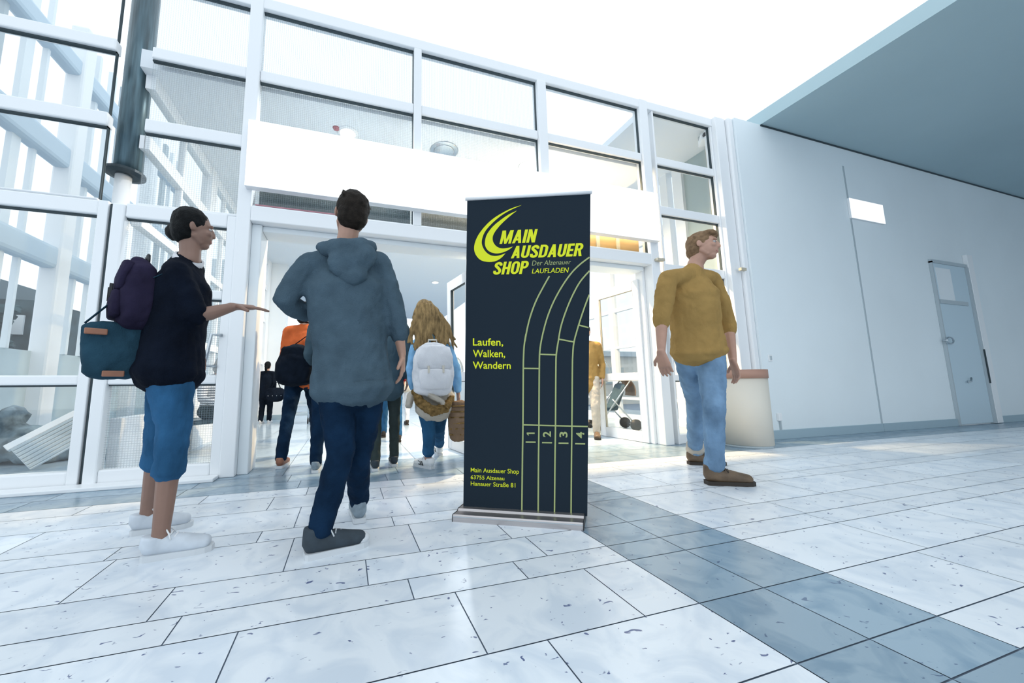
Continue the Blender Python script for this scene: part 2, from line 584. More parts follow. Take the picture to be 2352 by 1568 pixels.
trim('white jamb post at the left side of the open doorway', -1.0, -.885, Y0 - .01, Y1, 0, TOP)
trim('deep grey inner reveal of the left doorway jamb', -.885, -.80, Y0 + .06, Y1 + .22, 0, 2.27, m='white_dull')
trim('white mullion above the doorway, first from the left', .63, .715, Y0 - .005, Y1, 2.416, TOP - .121)
trim('white mullion above the doorway behind the banner', 2.165, 2.285, Y0 - .013, Y1, 0, TOP - .121)
trim('white post at the right side of the doorway', 3.73, 3.865, Y0 - .01, Y1, 0, TOP)
trim('deep white reveal of the right doorway post', 3.69, 3.95, Y1, Y1 + .12, 0, 2.3)
trim('broad white corner post between the glazing and the right wall', 5.06, 5.25, Y0 - .05, Y1, 0, TOP)
trim('narrow white pipe-like post beside the right wall', 5.26, 5.36, Y0 - .09, Y0 + .1, 0, TOP, bevel=.02)
trim('white head beam across the whole doorway', -.885, 3.73, Y0 - .01, Y1 + .2, 2.27, 2.415)
trim('lower door track under the head beam', -.80, 3.69, Y0 + .09, Y1 + .2, 2.215, 2.27, m='white_dull')
trim('white beam along the top of the glazing', -4.2, 5.25, Y0, Y1, TOP - .12, TOP)
for px in (1704,):
    p = at(px, 619, Y0 - .1)
    t = thing('bracket', 'small brass-coloured bracket on the narrow post by the right wall', 'bracket', p)
    link('plate', B(p.x - .05, p.x + .05, Y0 - .13, Y0 - .09, p.z - .02, p.z + .02, bevel=.003), M['beige'], t)
p = at(1513, 598, Y0 - .02)
t = thing('door_sensor', 'small beige sensor on top of the right doorway post', 'sensor', p)
link('housing', B(p.x - .06, p.x + .06, Y0 - .06, Y0 - .01, p.z - .015, p.z + .02, bevel=.004), M['beige'], t)

nwin = [0]


def window(label, x0, x1, rails, wired=(), stile=.07, ztop=TOP - .12, zbot=0.0, stop=None):
    """one glazed bay: stiles and rails as its frame, each pane and each gasket a mesh of its own"""
    nwin[0] += 1
    r = struct_root('window_%d' % nwin[0], label, 'window', ((x0 + x1) / 2, Y0, zbot))
    f = bmesh.new()
    if stile:
        box(f, x0, x0 + stile, Y0 + .01, Y1 - .01, zbot, ztop, bevel=.006)
        box(f, x1 - stile, x1, Y0 + .01, Y1 - .01, zbot, stop or ztop, bevel=.006)
    a, b = x0 + stile, x1 - stile
    for z, h in rails:
        box(f, a, b, Y0 + .015, Y1 - .015, z, z + h, bevel=.012)
    link('frame', f, M['white'], r)
    edges = [z for z, h in rails] + [ztop]
    lows = [z + h for z, h in rails]
    if rails[0][0] > zbot + .2:
        edges = [rails[0][0]] + edges[1:]; lows = [zbot] + lows
        edges = [z for z, h in rails] + [ztop]
    else:
        edges = edges[1:]
    for k, (z0, z1) in enumerate(zip(lows, edges)):
        if z1 - z0 < .02:
            continue
        link('pane', B(a, b, Y0 + .055, Y0 + .063, z0, z1), M['glass_mesh' if k in wired else 'glass'], r)
        g = bmesh.new()
        box(g, a, b, Y0 + .04, Y0 + .07, z1 - .014, z1)
        box(g, b - .008, b, Y0 + .04, Y0 + .07, z0, z1)
        link('gasket', g, M['gasket'], r)
    return r


R5 = list(zip(RAILS, RH))
window('fixed glazed bay at the far left of the entrance front', -3.4, -1.95, [R5[0], R5[1], R5[3]], ztop=2.315)
window('upper glazing at far left beside the steel column', -3.4, -2.03, [(2.315, .02), R5[4], R5[5]], stile=.0, zbot=2.315)
trim('white post at the outer left end of the glazing', -3.5, -3.4, Y0, Y1, 0, TOP)
window('outermost glazed bay beyond the left edge post', -4.2, -3.5, [R5[0], R5[1], R5[3], R5[4], R5[5]])
window('wired-glass bay above the left door leaf', -1.765, -1.0, [(2.30, .03), R5[4], R5[5]], wired=(0, 1, 2), stile=.0, zbot=2.30)
window('wired-glass bay above the doorway, left of the first mullion', -.885, .63, [(2.415, .02), R5[5]], wired=(0, 1), stile=0, zbot=2.415)
window('wired-glass bay above the doorway between first and second mullion', .715, 2.165, [(2.415, .02), R5[5]], wired=(0, 1), stile=0, zbot=2.415)
window('clear bay above the doorway, right of the second mullion', 2.285, 3.73, [(2.415, .02), R5[5]], stile=0, zbot=2.415)
window('tall clear bay between the doorway and the right wall', 3.95, 5.06, R5, stile=.03)
window('fixed glass beside the doorway behind the banner', 1.36, 2.165, [(0, .12), (.78, .075), (2.15, .06)], stile=.05, ztop=2.21)

# left hinged leaf, shut, with a bracket pull handle
r = struct_root('door_2', 'shut white-framed wired-glass door leaf left of the doorway', 'door', (-1.45, Y0, 0))
f = bmesh.new()
box(f, -1.92, -1.83, Y0, Y1 - .02, .01, 2.30, bevel=.012)
box(f, -1.075, -1.0, Y0 + .01, Y1 - .02, .01, 2.30, bevel=.008)
for z, h in R5[:4]:
    box(f, -1.83, -1.075, Y0 + .01, Y1 - .02, max(z, .01), z + h, bevel=.012)
link('frame', f, M['white'], r)
for z0, z1 in ((.12, .78), (.855, 1.52), (1.60, 2.19)):
    link('pane', B(-1.83, -1.075, Y0 + .055, Y0 + .063, z0, z1), M['glass_mesh'], r)
    g = bmesh.new()
    box(g, -1.83, -1.075, Y0 + .04, Y0 + .07, z1 - .012, z1)
    box(g, -1.083, -1.075, Y0 + .04, Y0 + .07, z0, z1)
    link('gasket', g, M['gasket'], r)
h = bmesh.new()
hx = -1.075
rod(h, [V((hx + .03, Y0 - .002, 1.20)), V((hx - .04, Y0 - .05, 1.20)), V((hx - .055, Y0 - .05, 1.05)), V((hx - .075, Y0 - .05, .93)), V((hx + .0, Y0 - .002, .93))], .014)
link('pull_handle', h, M['chrome'], r, True)
link('hinge_edge', B(-1.945, -1.922, Y0 + .03, Y1 - .03, .01, 2.3), M['gasket'], r)
trim('white base curb under the left glazing', -4.2, -1.0, Y0 - .14, Y0 + .005, 0, .028, bevel=.006, cat='curb')


def leaf(name, label, hx, fx, hy, fy, top, handle=True):
    """open door leaf swung inward, hinge end (hx, hy) to free end (fx, fy)"""
    r = struct_root(name, label, 'door', (hx, hy, 0))
    d = V((fx - hx, fy - hy, 0)); L = d.length; d.normalize(); n = V((-d.y, d.x, 0))

    def bar(bm, s0, s1, z0, z1, th=.022, bev=.006):
        c = V((hx, hy, 0)) + d * ((s0 + s1) / 2) + ZA * ((z0 + z1) / 2)
        obox(bm, c, d, n, ZA, (s1 - s0) / 2, th, (z1 - z0) / 2, bev)
    f = bmesh.new()
    bar(f, 0, .09, .012, top); bar(f, L - .085, L, .012, top)
    bar(f, .09, L - .085, .012, .13); bar(f, .09, L - .085, .80, .89); bar(f, .09, L - .085, top - .11, top)
    link('frame', f, M['white'], r)
    for z0, z1 in ((.13, .80), (.89, top - .11)):
        g = bmesh.new(); bar(g, .09, L - .085, z0, z1, .003, 0)
        link('pane', g, M['glass'], r)
        g = bmesh.new(); bar(g, L - .10, L - .085, z0, z1, .012, 0); bar(g, .09, L - .085, z1 - .012, z1, .012, 0)
        link('gasket', g, M['gasket'] if name == 'door_3' else M['beige'], r)
    if handle:
        for sgn in (-1, 1):
            hb = bmesh.new()
            c = V((hx, hy, .93)) + d * (L - .05)
            pts = []
            for k in range(13):
                a = math.pi * k / 12
                pts.append(c + n * (sgn * (.022 + .13 * math.sin(a))) + ZA * (.17 * math.cos(a)))
            rod(hb, pts, .014)
            link('pull_handle', hb, M['chrome'], r, True)
    return r


leaf('door_3', 'open glazed leaf beyond the banner, swung inward left of it', 1.30, 1.215, Y1, 4.24, 2.03)
trim('white door post hidden behind the banner', 1.28, 1.36, Y0, Y1 + .1, 0, 2.215)
leaf('door_4', 'open glazed leaf with round pull handles beside the right doorway post', 3.69, 3.61, 3.72, 4.50, 2.12)

# operator boards behind the transom strip; golden reflection put into the right one's colour
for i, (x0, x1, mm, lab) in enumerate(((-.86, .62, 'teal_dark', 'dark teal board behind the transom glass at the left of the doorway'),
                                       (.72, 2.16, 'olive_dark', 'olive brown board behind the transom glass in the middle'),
                                       (2.29, 3.70, 'glow_tan_board', 'board behind the transom glass at the right, golden reflection put into its tan colour'))):
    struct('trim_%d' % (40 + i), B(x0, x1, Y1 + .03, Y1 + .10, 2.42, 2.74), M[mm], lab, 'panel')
struct('trim_43', B(-.86, -.15, Y0 + .02, Y0 + .05, 2.437, 2.447), M['pink_trim'], 'thin dull pink strip along the left transom sill', 'trim')
for x in (3.02, 3.33):
    struct('trim_%d' % (44 if x < 3.2 else 45), B(x, x + .05, Y1 + .015, Y1 + .03, 2.42, 2.74), M['beige'], 'pale vertical strip on the glow-coloured board, %s of two' % ('left' if x < 3.2 else 'right'), 'trim')

# blank white sign over the doorway
YS = 3.45
sl, sr = at(564, 380, YS).x, at(1514, 500, YS).x
sb, stp = at(835, 462, YS).z, at(870, 328, YS).z
t = thing('entrance_sign', 'long blank white lit sign board above the doorway', 'sign', (sl, YS, sb))
link('housing', B(sl, sr, YS, Y0 - .002, sb, stp, bevel=.004), M['white'], t)
link('face', B(sl + .003, sr - .003, YS - .006, YS, sb + .003, stp - .003), M['sign_white'], t)

# round column with a dark steel sleeve behind the left mullion
YC = 3.82
cx = at(296, 380, YC).x
zf = at(285, 405, YC).z
t = thing('column', 'round column left of the door leaf, dark steel sleeve above a flange', 'column', (cx, YC, 0))
bm = bmesh.new(); tube(bm, [(V((cx - .03, YC, 0)), .06, .06), (V((cx - .03, YC, zf)), .06, .06)], n=24, cap=False)
link('shaft', bm, M['white'], t, True)['label'] = 'white lower shaft'
bm = bmesh.new(); tube(bm, [(V((cx, YC, zf + .03)), .105, .105), (V((cx, YC, TOP)), .105, .105)], n=28, cap=False)
link('sleeve', bm, M['steel_dark'], t, True)['label'] = 'dark steel sleeve'
bm = bmesh.new(); tube(bm, [(V((cx - .02, YC, zf)), .10, .10), (V((cx - .02, YC, zf + .012)), .15, .15), (V((cx - .02, YC, zf + .035)), .15, .15)], n=28, cap=False)
link('flange', bm, M['flange'], t, False)

# ================================================================ LOBBY
ZL = 3.70
struct('ceiling_lobby', B(-1.9, 4.0, Y1 + .01, 15.5, ZL, ZL + .18), M['lobby_ceiling'], 'pale flat lobby ceiling behind the glazing with round downlights', 'ceiling')
struct('wall_lobby_upper', B(-1.9, 4.0, 5.2, 5.3, ZL + .18, TOP + .4), M['wall'], 'pale upper wall above the lobby ceiling', 'wall')
struct('wall_lobby', B(-3.4, -1.42, 9.2, 9.5, 0, ZL), M['white_dull'], 'white pier wall at the far left of the lobby', 'wall')
struct('baseboard_lobby', B(-3.4, -1.41, 9.185, 9.2, 0, .11), M['base_grey'], 'grey baseboard on the far lobby pier wall', 'baseboard')
struct('wall_back', B(-3.4, 5.7, 15.3, 15.5, 0, 1.0), M['white_dull'], 'low white wall under the far lobby windows', 'wall')
XL = -1.85
for i, (ya, yb) in enumerate(((5.22, 5.42), (6.35, 6.47), (7.6, 7.72), (8.9, 9.19))):
    struct('trim_%d' % (50 + i), B(XL - .06, XL + .06, ya, yb, 0, ZL), M['white'], 'white post of the side glazing left in the lobby, number %d from the front' % (i + 1), 'post')
segs = [(3.75, 5.22), (5.42, 6.35), (6.47, 7.6), (7.72, 8.9)]
for i, (ya, yb) in enumerate(segs):
    nwin[0] += 1
    r = struct_root('window_%d' % nwin[0], 'side window left in the lobby, bay %d back from the entrance' % (i + 1), 'window', (XL, ya, 0))
    f = bmesh.new()
    for z, h in ((0, .5), (1.25, .09), (2.2, .08), (2.95, .13), (3.56, .14)):
        box(f, XL - .04, XL + .04, ya, yb, z, z + h)
    for yy in (ya + (yb - ya) * .5,):
        box(f, XL - .03, XL + .03, yy - .02, yy + .02, .5, 3.56)
    link('frame', f, M['white'], r)
    link('pane', B(XL - .004, XL + .004, ya, yb, .5, 3.56), M['glass'], r)
XR = 5.65
ZR = TOP
struct('ceiling_lobby_right', B(4.0, 5.8, Y1 + .01, 8.2, ZR, ZR + .1), M['lobby_ceiling'], 'higher pale ceiling over the right side of the lobby', 'ceiling')
struct('trim_60', B(XR - .1, XR + .05, Y1 + .02, 4.02, 0, ZR), M['beige'], 'beige pilaster at the near right corner of the lobby', 'post')
struct('wall_lobby_right', B(XR - .02, XR + .08, 4.02, 4.50, 0, ZR), M['greygreen'], 'grey-green panelled wall strip right in the lobby', 'wall')
for i, (ya, yb) in enumerate(((4.50, 4.68), (4.80, 4.95), (6.4, 6.52), (8.0, 8.12))):
    struct('trim_%d' % (61 + i), B(XR - .08, XR + .05, ya, yb, 0, ZR), M['white'], 'white post of the side glazing right in the lobby, number %d from the front' % (i + 1), 'post')
for i, (ya, yb) in enumerate(((4.95, 6.4), (6.52, 8.0), (8.12, 15.3))):
    nwin[0] += 1
    r = struct_root('window_%d' % nwin[0], 'side window right in the lobby, bay %d back from the entrance' % (i + 1), 'window', (XR, ya, 0))
    f = bmesh.new()
    for z, h in ((0, .12), (.42, .05), (.80, .08), (1.5, .05), (2.3, .08), (3.5, .2)):
        box(f, XR - .04, XR + .04, ya, yb, z, z + h)
    link('frame', f, M['white'], r)
    link('pane', B(XR - .004, XR + .004, ya, yb, .12, 3.5), M['glass'], r)

# downlights
for i, (x, y, lab) in enumerate(((-.06, 4.05, 'round ceiling downlight above the left end of the white sign'),
                                 (1.11, 4.05, 'wide round ceiling downlight above the middle of the white sign'),
                                 (2.28, 4.05, 'round ceiling downlight above the right half of the white sign'),
                                 (2.28, 7.36, 'downlight in the lobby ceiling seen through the doorway beside the banner'),
                                 (2.38, 9.73, 'small distant downlight deep in the lobby ceiling'),
                                 (2.85, 4.6, 'added warm lamp above the open right door leaf for the doorway glow'),
                                 (0.2, 7.36, 'downlight in the lobby ceiling over the walking group'))):
    t = thing('downlight', lab, 'ceiling light', (x, y, ZL), 'round downlights in the lobby ceiling')
    rr = .115 if i != 1 else .17
    bm = bmesh.new()
    tube(bm, [(V((x, y, ZL - .012)), rr, rr), (V((x, y, ZL - .001)), rr * 1.08, rr * 1.08)], n=28, cap=False)
    link('rim', bm, M['chrome' if i == 1 else 'white'], t, True)
    bm = bmesh.new()
    tube(bm, [(V((x, y, ZL - .02)), rr * .7, rr * .7), (V((x, y, ZL - .013)), rr * .78, rr * .78)], n=24, cap=False)
    link('lens', bm, M['chrome'] if i == 1 else M['lamp_glass'], t, True)
    warm = i == 5  # the warm one is an added lamp for the golden doorway glow
    lamp('downlight_lamp', 'AREA', (x, y, ZL - .03), 290 if warm else 36, (1, .70, .36) if warm else (.92, .96, 1.0), rr * 1.4)
p = at(772, 299, 4.0)
bm = bmesh.new(); tube(bm, [(V((p.x, 4.0, ZL - .02)), .03, .03), (V((p.x, 4.0, ZL - .001)), .04, .04)], n=16, cap=False)
tag(link('smoke_detector', bm, M['red'], None, True), 'tiny dark red detector in the ceiling beside the left downlight', 'detector')

# security camera high behind the right bay
p = at(1612, 316, 3.74)
t = thing('security_camera', 'white security camera behind the top pane by the right wall', 'camera', p)
bm = bmesh.new(); obox(bm, p + V((0, -.02, -.05)), V((.75, -.66, 0)), V((.66, .75, 0)), ZA, .05, .11, .05, .012)
link('housing', bm, M['white'], t)
bm = bmesh.new(); rod(bm, [p + V((.03, .06, .0)), p + V((.08, .1, .09)), V((XR - .1, 3.98, p.z + .1))], .018)
link('bracket', bm, M['chrome'], t, True)
bm = bmesh.new(); q = p + V((-.075, -.10, -.05)); tube(bm, [(q, .03, .03), (q + V((-.02, -.025, 0)), .03, .03)], cap=False)
link('lens', bm, M['black'], t, True)

# litter bin beside the corner post
bx, by, br = 4.62, 3.22, .27
t = thing('litter_bin', 'round cream litter bin with a terracotta rim beside the corner post', 'bin', (bx, by, 0))
bm = bmesh.new(); tube(bm, [(V((bx, by, .03)), br * .98, br * .98), (V((bx, by, .86)), br, br)], n=40, cap=False)
link('body', bm, M['cream'], t, True)
bm = bmesh.new(); tube(bm, [(V((bx, by, .80)), br + .008, br + .008), (V((bx, by, .90)), br + .008, br + .008)], n=40, cap=False)
link('rim', bm, M['bin_top'], t, True)
bm = bmesh.new(); tube(bm, [(V((bx, by, 0)), br * .95, br * .95), (V((bx, by, .03)), br * .95, br * .95)], n=40, cap=False)
link('foot_ring', bm, M['frame_grey'], t, True)

# ================================================================ OUTSIDE LEFT: GLAZED SIDE WALL, YARD
XO = -3.9
struct('wall_left', B(XO - .2, XO, 3.9, 9.5, 0, 1.24), mat('yard_wall_paint', (0.52, 0.62, 0.66), .7, noise=.06, nscale=2), 'low grey-white wall under the side windows at far left', 'wall')
for i, (z, hh) in enumerate(((2.35, .30), (3.78, .30), (5.2, .25))):
    bm = bmesh.new()
    box(bm, XO - .06, XO + .14, 3.9, 9.5, z, z + hh, bevel=.05)
    struct('trim_%d' % (70 + i), bm, mat('blue_grey_beam', (0.50, 0.62, 0.72), .5), 'blue-grey horizontal beam across the far left windows, %s' % ('lowest', 'middle', 'upper')[i], 'beam')
for i, y in enumerate((4.0, 5.95, 7.9)):
    bm = bmesh.new()
    box(bm, XO - .05, XO + .17, y, y + .22, 0, 6.0, bevel=.03)
    struct('trim_%d' % (75 + i), bm, M['white'], 'thick white post in the far left window wall, %s' % ('nearest', 'second', 'third')[i], 'post')
y = 4.3
k = 0
while y < 9.4:
    if not any(abs(y - q) < .2 for q in (4.0, 5.95, 7.9)):
        bm = bmesh.new()
        w = (.04, .09, .05, .12)[k % 4]
        box(bm, XO - .03, XO + .03, y, y + w, 1.24, 6.0)
        struct('trim_%d' % (80 + k), bm, M['frame_grey' if k % 3 == 2 else 'white_dull'], 'slim upright bar of the far left window wall, %s from the front' % ('1st', '2nd', '3rd', '4th', '5th', '6th', '7th', '8th', '9th', '10th', '11th', '12th', '13th', '14th', '15th', '16th', '17th', '18th', '19th')[k], 'bar')
        k += 1
    y += .31

# dark building and hedge beyond the far left windows
t = thing('dark_shed', 'dark slate-coloured building seen low through the far left windows', 'building', (-9.6, 13, 0))
p0, p1 = at(-40, 790, 13), at(95, 690, 13)
link('wall', B(p0.x - 1.5, p1.x, 13, 15, 0, p1.z), mat('slate_cladding', (.05, .085, .10), .8, noise=.5, nscale=3), t)
link('roof', B(p0.x - 1.5, p1.x - .9, 12.8, 15.2, p1.z, p1.z + .55), mat('slate_roof', (.12, .17, .20), .7), t)
for kx in (.25, .6):
    link('window', B(p1.x - kx * 2.6, p1.x - kx * 2.6 + .35, 12.95, 13, p1.z - 1.0, p1.z - .45), M['white_dull'], t)
bm = bmesh.new()
for k in range(220):
    c = V((random.uniform(p1.x - 1.6, p1.x + .1), random.uniform(11.5, 12.2), 0))
    c.z = random.uniform(.2, p1.z - .3)
    s = random.uniform(.10, .22)
    ell(bm, c, XA, YA, ZA, s, s, s * .8, 6, 4)
for v in bm.verts:
    v.co += V([random.uniform(-.05, .05) for _ in range(3)])
hd = tag(link('hedge', bm, mat('dark_hedge', (.035, .07, .08), .9, noise=.7, nscale=6)), 'dark evergreen hedge in front of the slate-coloured building', 'hedge')

# pale buildings outside right
for i, (x0, x1, y0, y1, z, lab) in enumerate(((8.5, 12.5, 11, 15, 1.75, 'pale low building outside beyond the open right door leaf'),
                                              (13, 16.8, 17, 20, 2.3, 'pale grey building outside beyond the right glass bay'))):
    t = thing('building', lab, 'building', (x0, y0, 0))
    link('wall', B(x0, x1, y0, y1, 0, z), M['cream'], t)
    link('roof', B(x0 - .2, x1 + .2, y0 - .2, y1 + .2, z, z + .18), M['frame_grey'], t)
    x = x0 + .5
    while x < x1 - 1:
        link('window', B(x, x + .9, y0 - .03, y0, .75, 1.35), M['greygreen'], t)
        x += 1.6

# rubble heap and slatted panel behind the low left pane
bm = bmesh.new()
c = V((-3.35, 5.0, 0))
for k in range(40):
    a = random.uniform(0, 6.28); rr = random.uniform(0, .55)
    ell(bm, c + V((math.cos(a) * rr, math.sin(a) * rr * .5, .02 + max(0, (.55 - rr)) * .8 * random.uniform(.4, 1))), XA, YA, ZA, random.uniform(.08, .2), random.uniform(.08, .2), random.uniform(.05, .14), 7, 5)
for v in bm.verts:
    v.co += V([random.uniform(-.02, .02) for _ in range(3)]); v.co.z = max(v.co.z, .002)
    v.co.x = max(v.co.x, XO + .18)
hp = skin('rubble_heap', bm, mat('grey_rubble', (.16, .21, .24), .9, noise=.7, nscale=7), None, .02, 2, .03, .06)
hp['kind'] = 'stuff'
tag(hp, 'grey heap of earth and rubble behind the low far left pane', 'rubble')
rc = [(-2.50, 4.95), (-2.42, 4.80), (-2.36, 5.05), (-3.12, 4.35), (-2.55, 5.15)]
for k, (x, y) in enumerate(rc):
    bm = bmesh.new()
    s = (.045, .03, .035, .03, .05)[k]
    ell(bm, V((x, y, s * .8)), XA, YA, ZA, s * 1.3, s, s * .9, 7, 5)
    for v in bm.verts:
        v.co += V([random.uniform(-.006, .006) for _ in range(3)]); v.co.z = max(.001, v.co.z)
    tag(link('stone', bm, mat('pebble_grey', (.2, .26, .3), .8)), 'small loose grey stone lying beside the rubble heap', 'stone', 'loose stones by the rubble heap')
pa, pb, pc = floor_at(84, 1058), floor_at(150, 1078), None
ux = V((.80, .25, .0)).normalized()
uz = V((-.25, .3, .92)); uz = (uz - ux * uz.dot(ux)).normalized()
# tilted so that it rests on one corner edge
ang = math.radians(38)
u1 = (ux * math.cos(ang) + uz * math.sin(ang)); u2 = (-ux * math.sin(ang) + uz * math.cos(ang)); u3 = u1.cross(u2)
c0 = V((-2.72, 4.55, 0.30))
t = thing('slatted_panel', 'white slatted panel lying tilted beside the rubble heap', 'panel', (c0.x, c0.y, 0))
bm = bmesh.new(); obox(bm, c0, u1, u2, u3, .24, .13, .02, .006)
link('board', bm, M['white_dull'], t)
for k in range(7):
    bm = bmesh.new(); obox(bm, c0 + u2 * (-.11 + k * .036) - u3 * -.024, u1, u2, u3, .235, .011, .012, .003)
    link('slat', bm, M['frame_grey'], t)
bm = bmesh.new(); obox(bm, c0 + u2 * .155, u1, u2, u3, .26, .03, .03, .006)
link('edge_rail', bm, M['white'], t)
lo = min((o.matrix_local @ v.co).z for o in t.children for v in o.data.vertices) if False else min(v.co.z for o in t.children for v in o.data.vertices)
for o in t.children:
    for v in o.data.vertices:
        v.co.z -= lo - .002

# ================================================================ ROLL-UP BANNER
a0 = V((0.585, 1.999, 0)); bd = V((0.87845, -0.47783, 0)); bn = V((0.47783, 0.87845, 0))
BL_ = 0.686
OFF = .12


def on_banner(x, y, lift=0.0):
    r = ray(x, y)
    p0 = a0 + bn * (OFF - lift)
    t = (p0 - V((0, 0, EYE))).dot(bn) / r.dot(bn)
    return V((0, 0, EYE)) + r * t


t = thing('rollup_banner', 'dark navy roll-up banner with yellow lettering standing on the marble floor', 'banner', a0 + bd * (BL_ / 2) + bn * OFF)
banner = t
bs = bn + bd * .20
prof = [(0, 0), (0, .031), (.006, .038), (.070, .037), (.082, .047), (.115, .047), (.2, .047), (.225, .03), (.225, 0)]
bm = bmesh.new()
rA = [bm.verts.new(a0 + bs * n_ + ZA * z) for n_, z in prof]
rB = [bm.verts.new(a0 + bd * BL_ + bs * n_ + ZA * z) for n_, z in prof]
for k in range(len(prof)):
    j = (k + 1) % len(prof)
    bm.faces.new((rA[k], rA[j], rB[j], rB[k]))
bm.faces.new(rA); bm.faces.new(rB[::-1])
base = link('base', bm, M['alu'], t)
base['label'] = 'silver cassette base'
for s, nm in ((-.004, 'l'), (BL_, 'r')):
    bm = bmesh.new()
    rA = [bm.verts.new(a0 + bd * s + bs * (n_ + (.0 if n_ > .01 else -.001)) + ZA * (z * 1.03)) for n_, z in prof]
    rB = [bm.verts.new(a0 + bd * (s + .004) + bs * (n_ + (.0 if n_ > .01 else -.001)) + ZA * (z * 1.03)) for n_, z in prof]
    for k in range(len(prof)):
        j = (k + 1) % len(prof)
        bm.faces.new((rA[k], rA[j], rB[j], rB[k]))
    bm.faces.new(rA); bm.faces.new(rB[::-1])
    link('end_cap', bm, M['black'], base)
bm = bmesh.new()
for k in (0,):
    obox(bm, a0 + bd * (BL_ / 2) + bn * -.001 + ZA * .0285, bd, bn, ZA, BL_ / 2, .0015, .0018)
link('groove_line', bm, M['chrome'], base)
c4 = [on_banner(*q) for q in ((1064, 1170), (1349, 1185), (1356.5, 443), (1073, 458.5))]
bm = bmesh.new()
fr_ = [bm.verts.new(p) for p in c4]
bk_ = [bm.verts.new(p + bn * .002) for p in c4]
bm.faces.new(fr_); bm.faces.new(bk_[::-1])
for k in range(4):
    j = (k + 1) % 4
    bm.faces.new((fr_[k], bk_[k], bk_[j], fr_[j]))
panel = link('panel', bm, M['banner'], t)
panel['label'] = 'navy printed fabric panel'
bm = bmesh.new()
tl, tr = on_banner(1069, 457.5), on_banner(1359.5, 441.5)
tube(bm, [(tl, .011, .011), (tr, .011, .011)], n=12, cap=False)
link('top_rail', bm, M['white'], t, True)
bm = bmesh.new()
mb = a0 + bd * (BL_ / 2) + bn * (OFF + .03) + ZA * .04
mt = (tl + tr) / 2 + bn * .03
rod(bm, [mb, mt], .009)
rod(bm, [mt, mt - bn * .035], .007)
link('support_pole', bm, M['chrome'], t, True)


def decal(name, polys, m, lift=.0012):
    """printed shapes given as outlines on the panel"""
    bm = bmesh.new()
    for i, poly in enumerate(polys):
        try:
            bm.faces.new([bm.verts.new(on_banner(x, y, lift + i * 6e-6)) for x, y in poly])
        except ValueError:
            pass
    bmesh.ops.triangulate(bm, faces=[f for f in bm.faces if len(f.verts) > 4])
    o = link(name, bm, m, panel)
    return o


c1 = lambda q: (1020 + .24235 * q[0], 420 + .24235 * q[1])
c2 = lambda q: (1020 + .17857 * q[0], 740 + .17857 * q[1])
c3 = lambda q: (1020 + .17857 * q[0], 960 + .17857 * q[1])


def catmull(pts, n=6):
    P = [pts[0]] + list(pts) + [pts[-1]]
    out = []
    for i in range(1, len(P) - 2):
        for k in range(n):
            u = k / n
            out.append(tuple(.5 * (2 * P[i][d] + (P[i + 1][d] - P[i - 1][d]) * u + (2 * P[i - 1][d] - 5 * P[i][d] + 4 * P[i + 1][d] - P[i + 2][d]) * u * u +
                                   (3 * P[i][d] - P[i - 1][d] - 3 * P[i + 1][d] + P[i + 2][d]) * u ** 3) for d in (0, 1)))
    out.append(pts[-1])
    return out


def ribbon(pts, w, end=None):
    """quads along a polyline in image-frame units of the print"""
    L, R_ = [], []
    for i, p in enumerate(pts):
        q0 = pts[max(0, i - 1)]; q1 = pts[min(len(pts) - 1, i + 1)]
        dx, dy = q1[0] - q0[0], q1[1] - q0[1]
        l = math.hypot(dx, dy) or 1
        L.append((p[0] - dy / l * w / 2, p[1] + dx / l * w / 2)); R_.append((p[0] + dy / l * w / 2, p[1] - dx / l * w / 2))
    return [[L[i], L[i + 1], R_[i + 1], R_[i]] for i in range(len(pts) - 1)]


def crescent(outer, inner):
    o = catmull([c1(q) for q in outer], 5); i = catmull([c1(q) for q in inner], 5)
    n = 40

    def resample(p):
        d = [0]
        for u, v in zip(p, p[1:]):
            d.append(d[-1] + math.hypot(v[0] - u[0], v[1] - u[1]))
        out = []
        for k in range(n + 1):
            s = d[-1] * k / n
            j = max(x for x in range(len(d)) if d[x] <= s + 1e-9)
            if j >= len(p) - 1:
                out.append(p[-1]); continue
            u = (s - d[j]) / (d[j + 1] - d[j])
            out.append((p[j][0] + (p[j + 1][0] - p[j][0]) * u, p[j][1] + (p[j + 1][1] - p[j][1]) * u))
        return out
    a, b = resample(o), resample(i)
    return [[a[k], a[k + 1], b[k + 1], b[k]] for k in range(n)]


emb = crescent([(735, 210), (640, 240), (540, 290), (450, 350), (370, 430), (310, 520), (284, 610), (300, 680), (345, 730), (410, 748), (480, 743), (540, 712), (582, 666)],
               [(735, 210), (620, 262), (530, 318), (450, 388), (390, 458), (362, 525), (358, 580), (385, 640), (430, 680), (480, 692), (530, 685), (582, 666)])
emb += crescent([(690, 262), (610, 300), (530, 355), (460, 415), (405, 490), (387, 560), (395, 610), (430, 650), (490, 668), (550, 660), (610, 635), (652, 603)],
                [(690, 262), (620, 318), (560, 372), (515, 420), (475, 475), (460, 520), (468, 565), (500, 603), (545, 620), (600, 616), (652, 603)])
decal('logo_emblem', emb, M['yellow'])['label'] = 'yellow double crescent emblem'

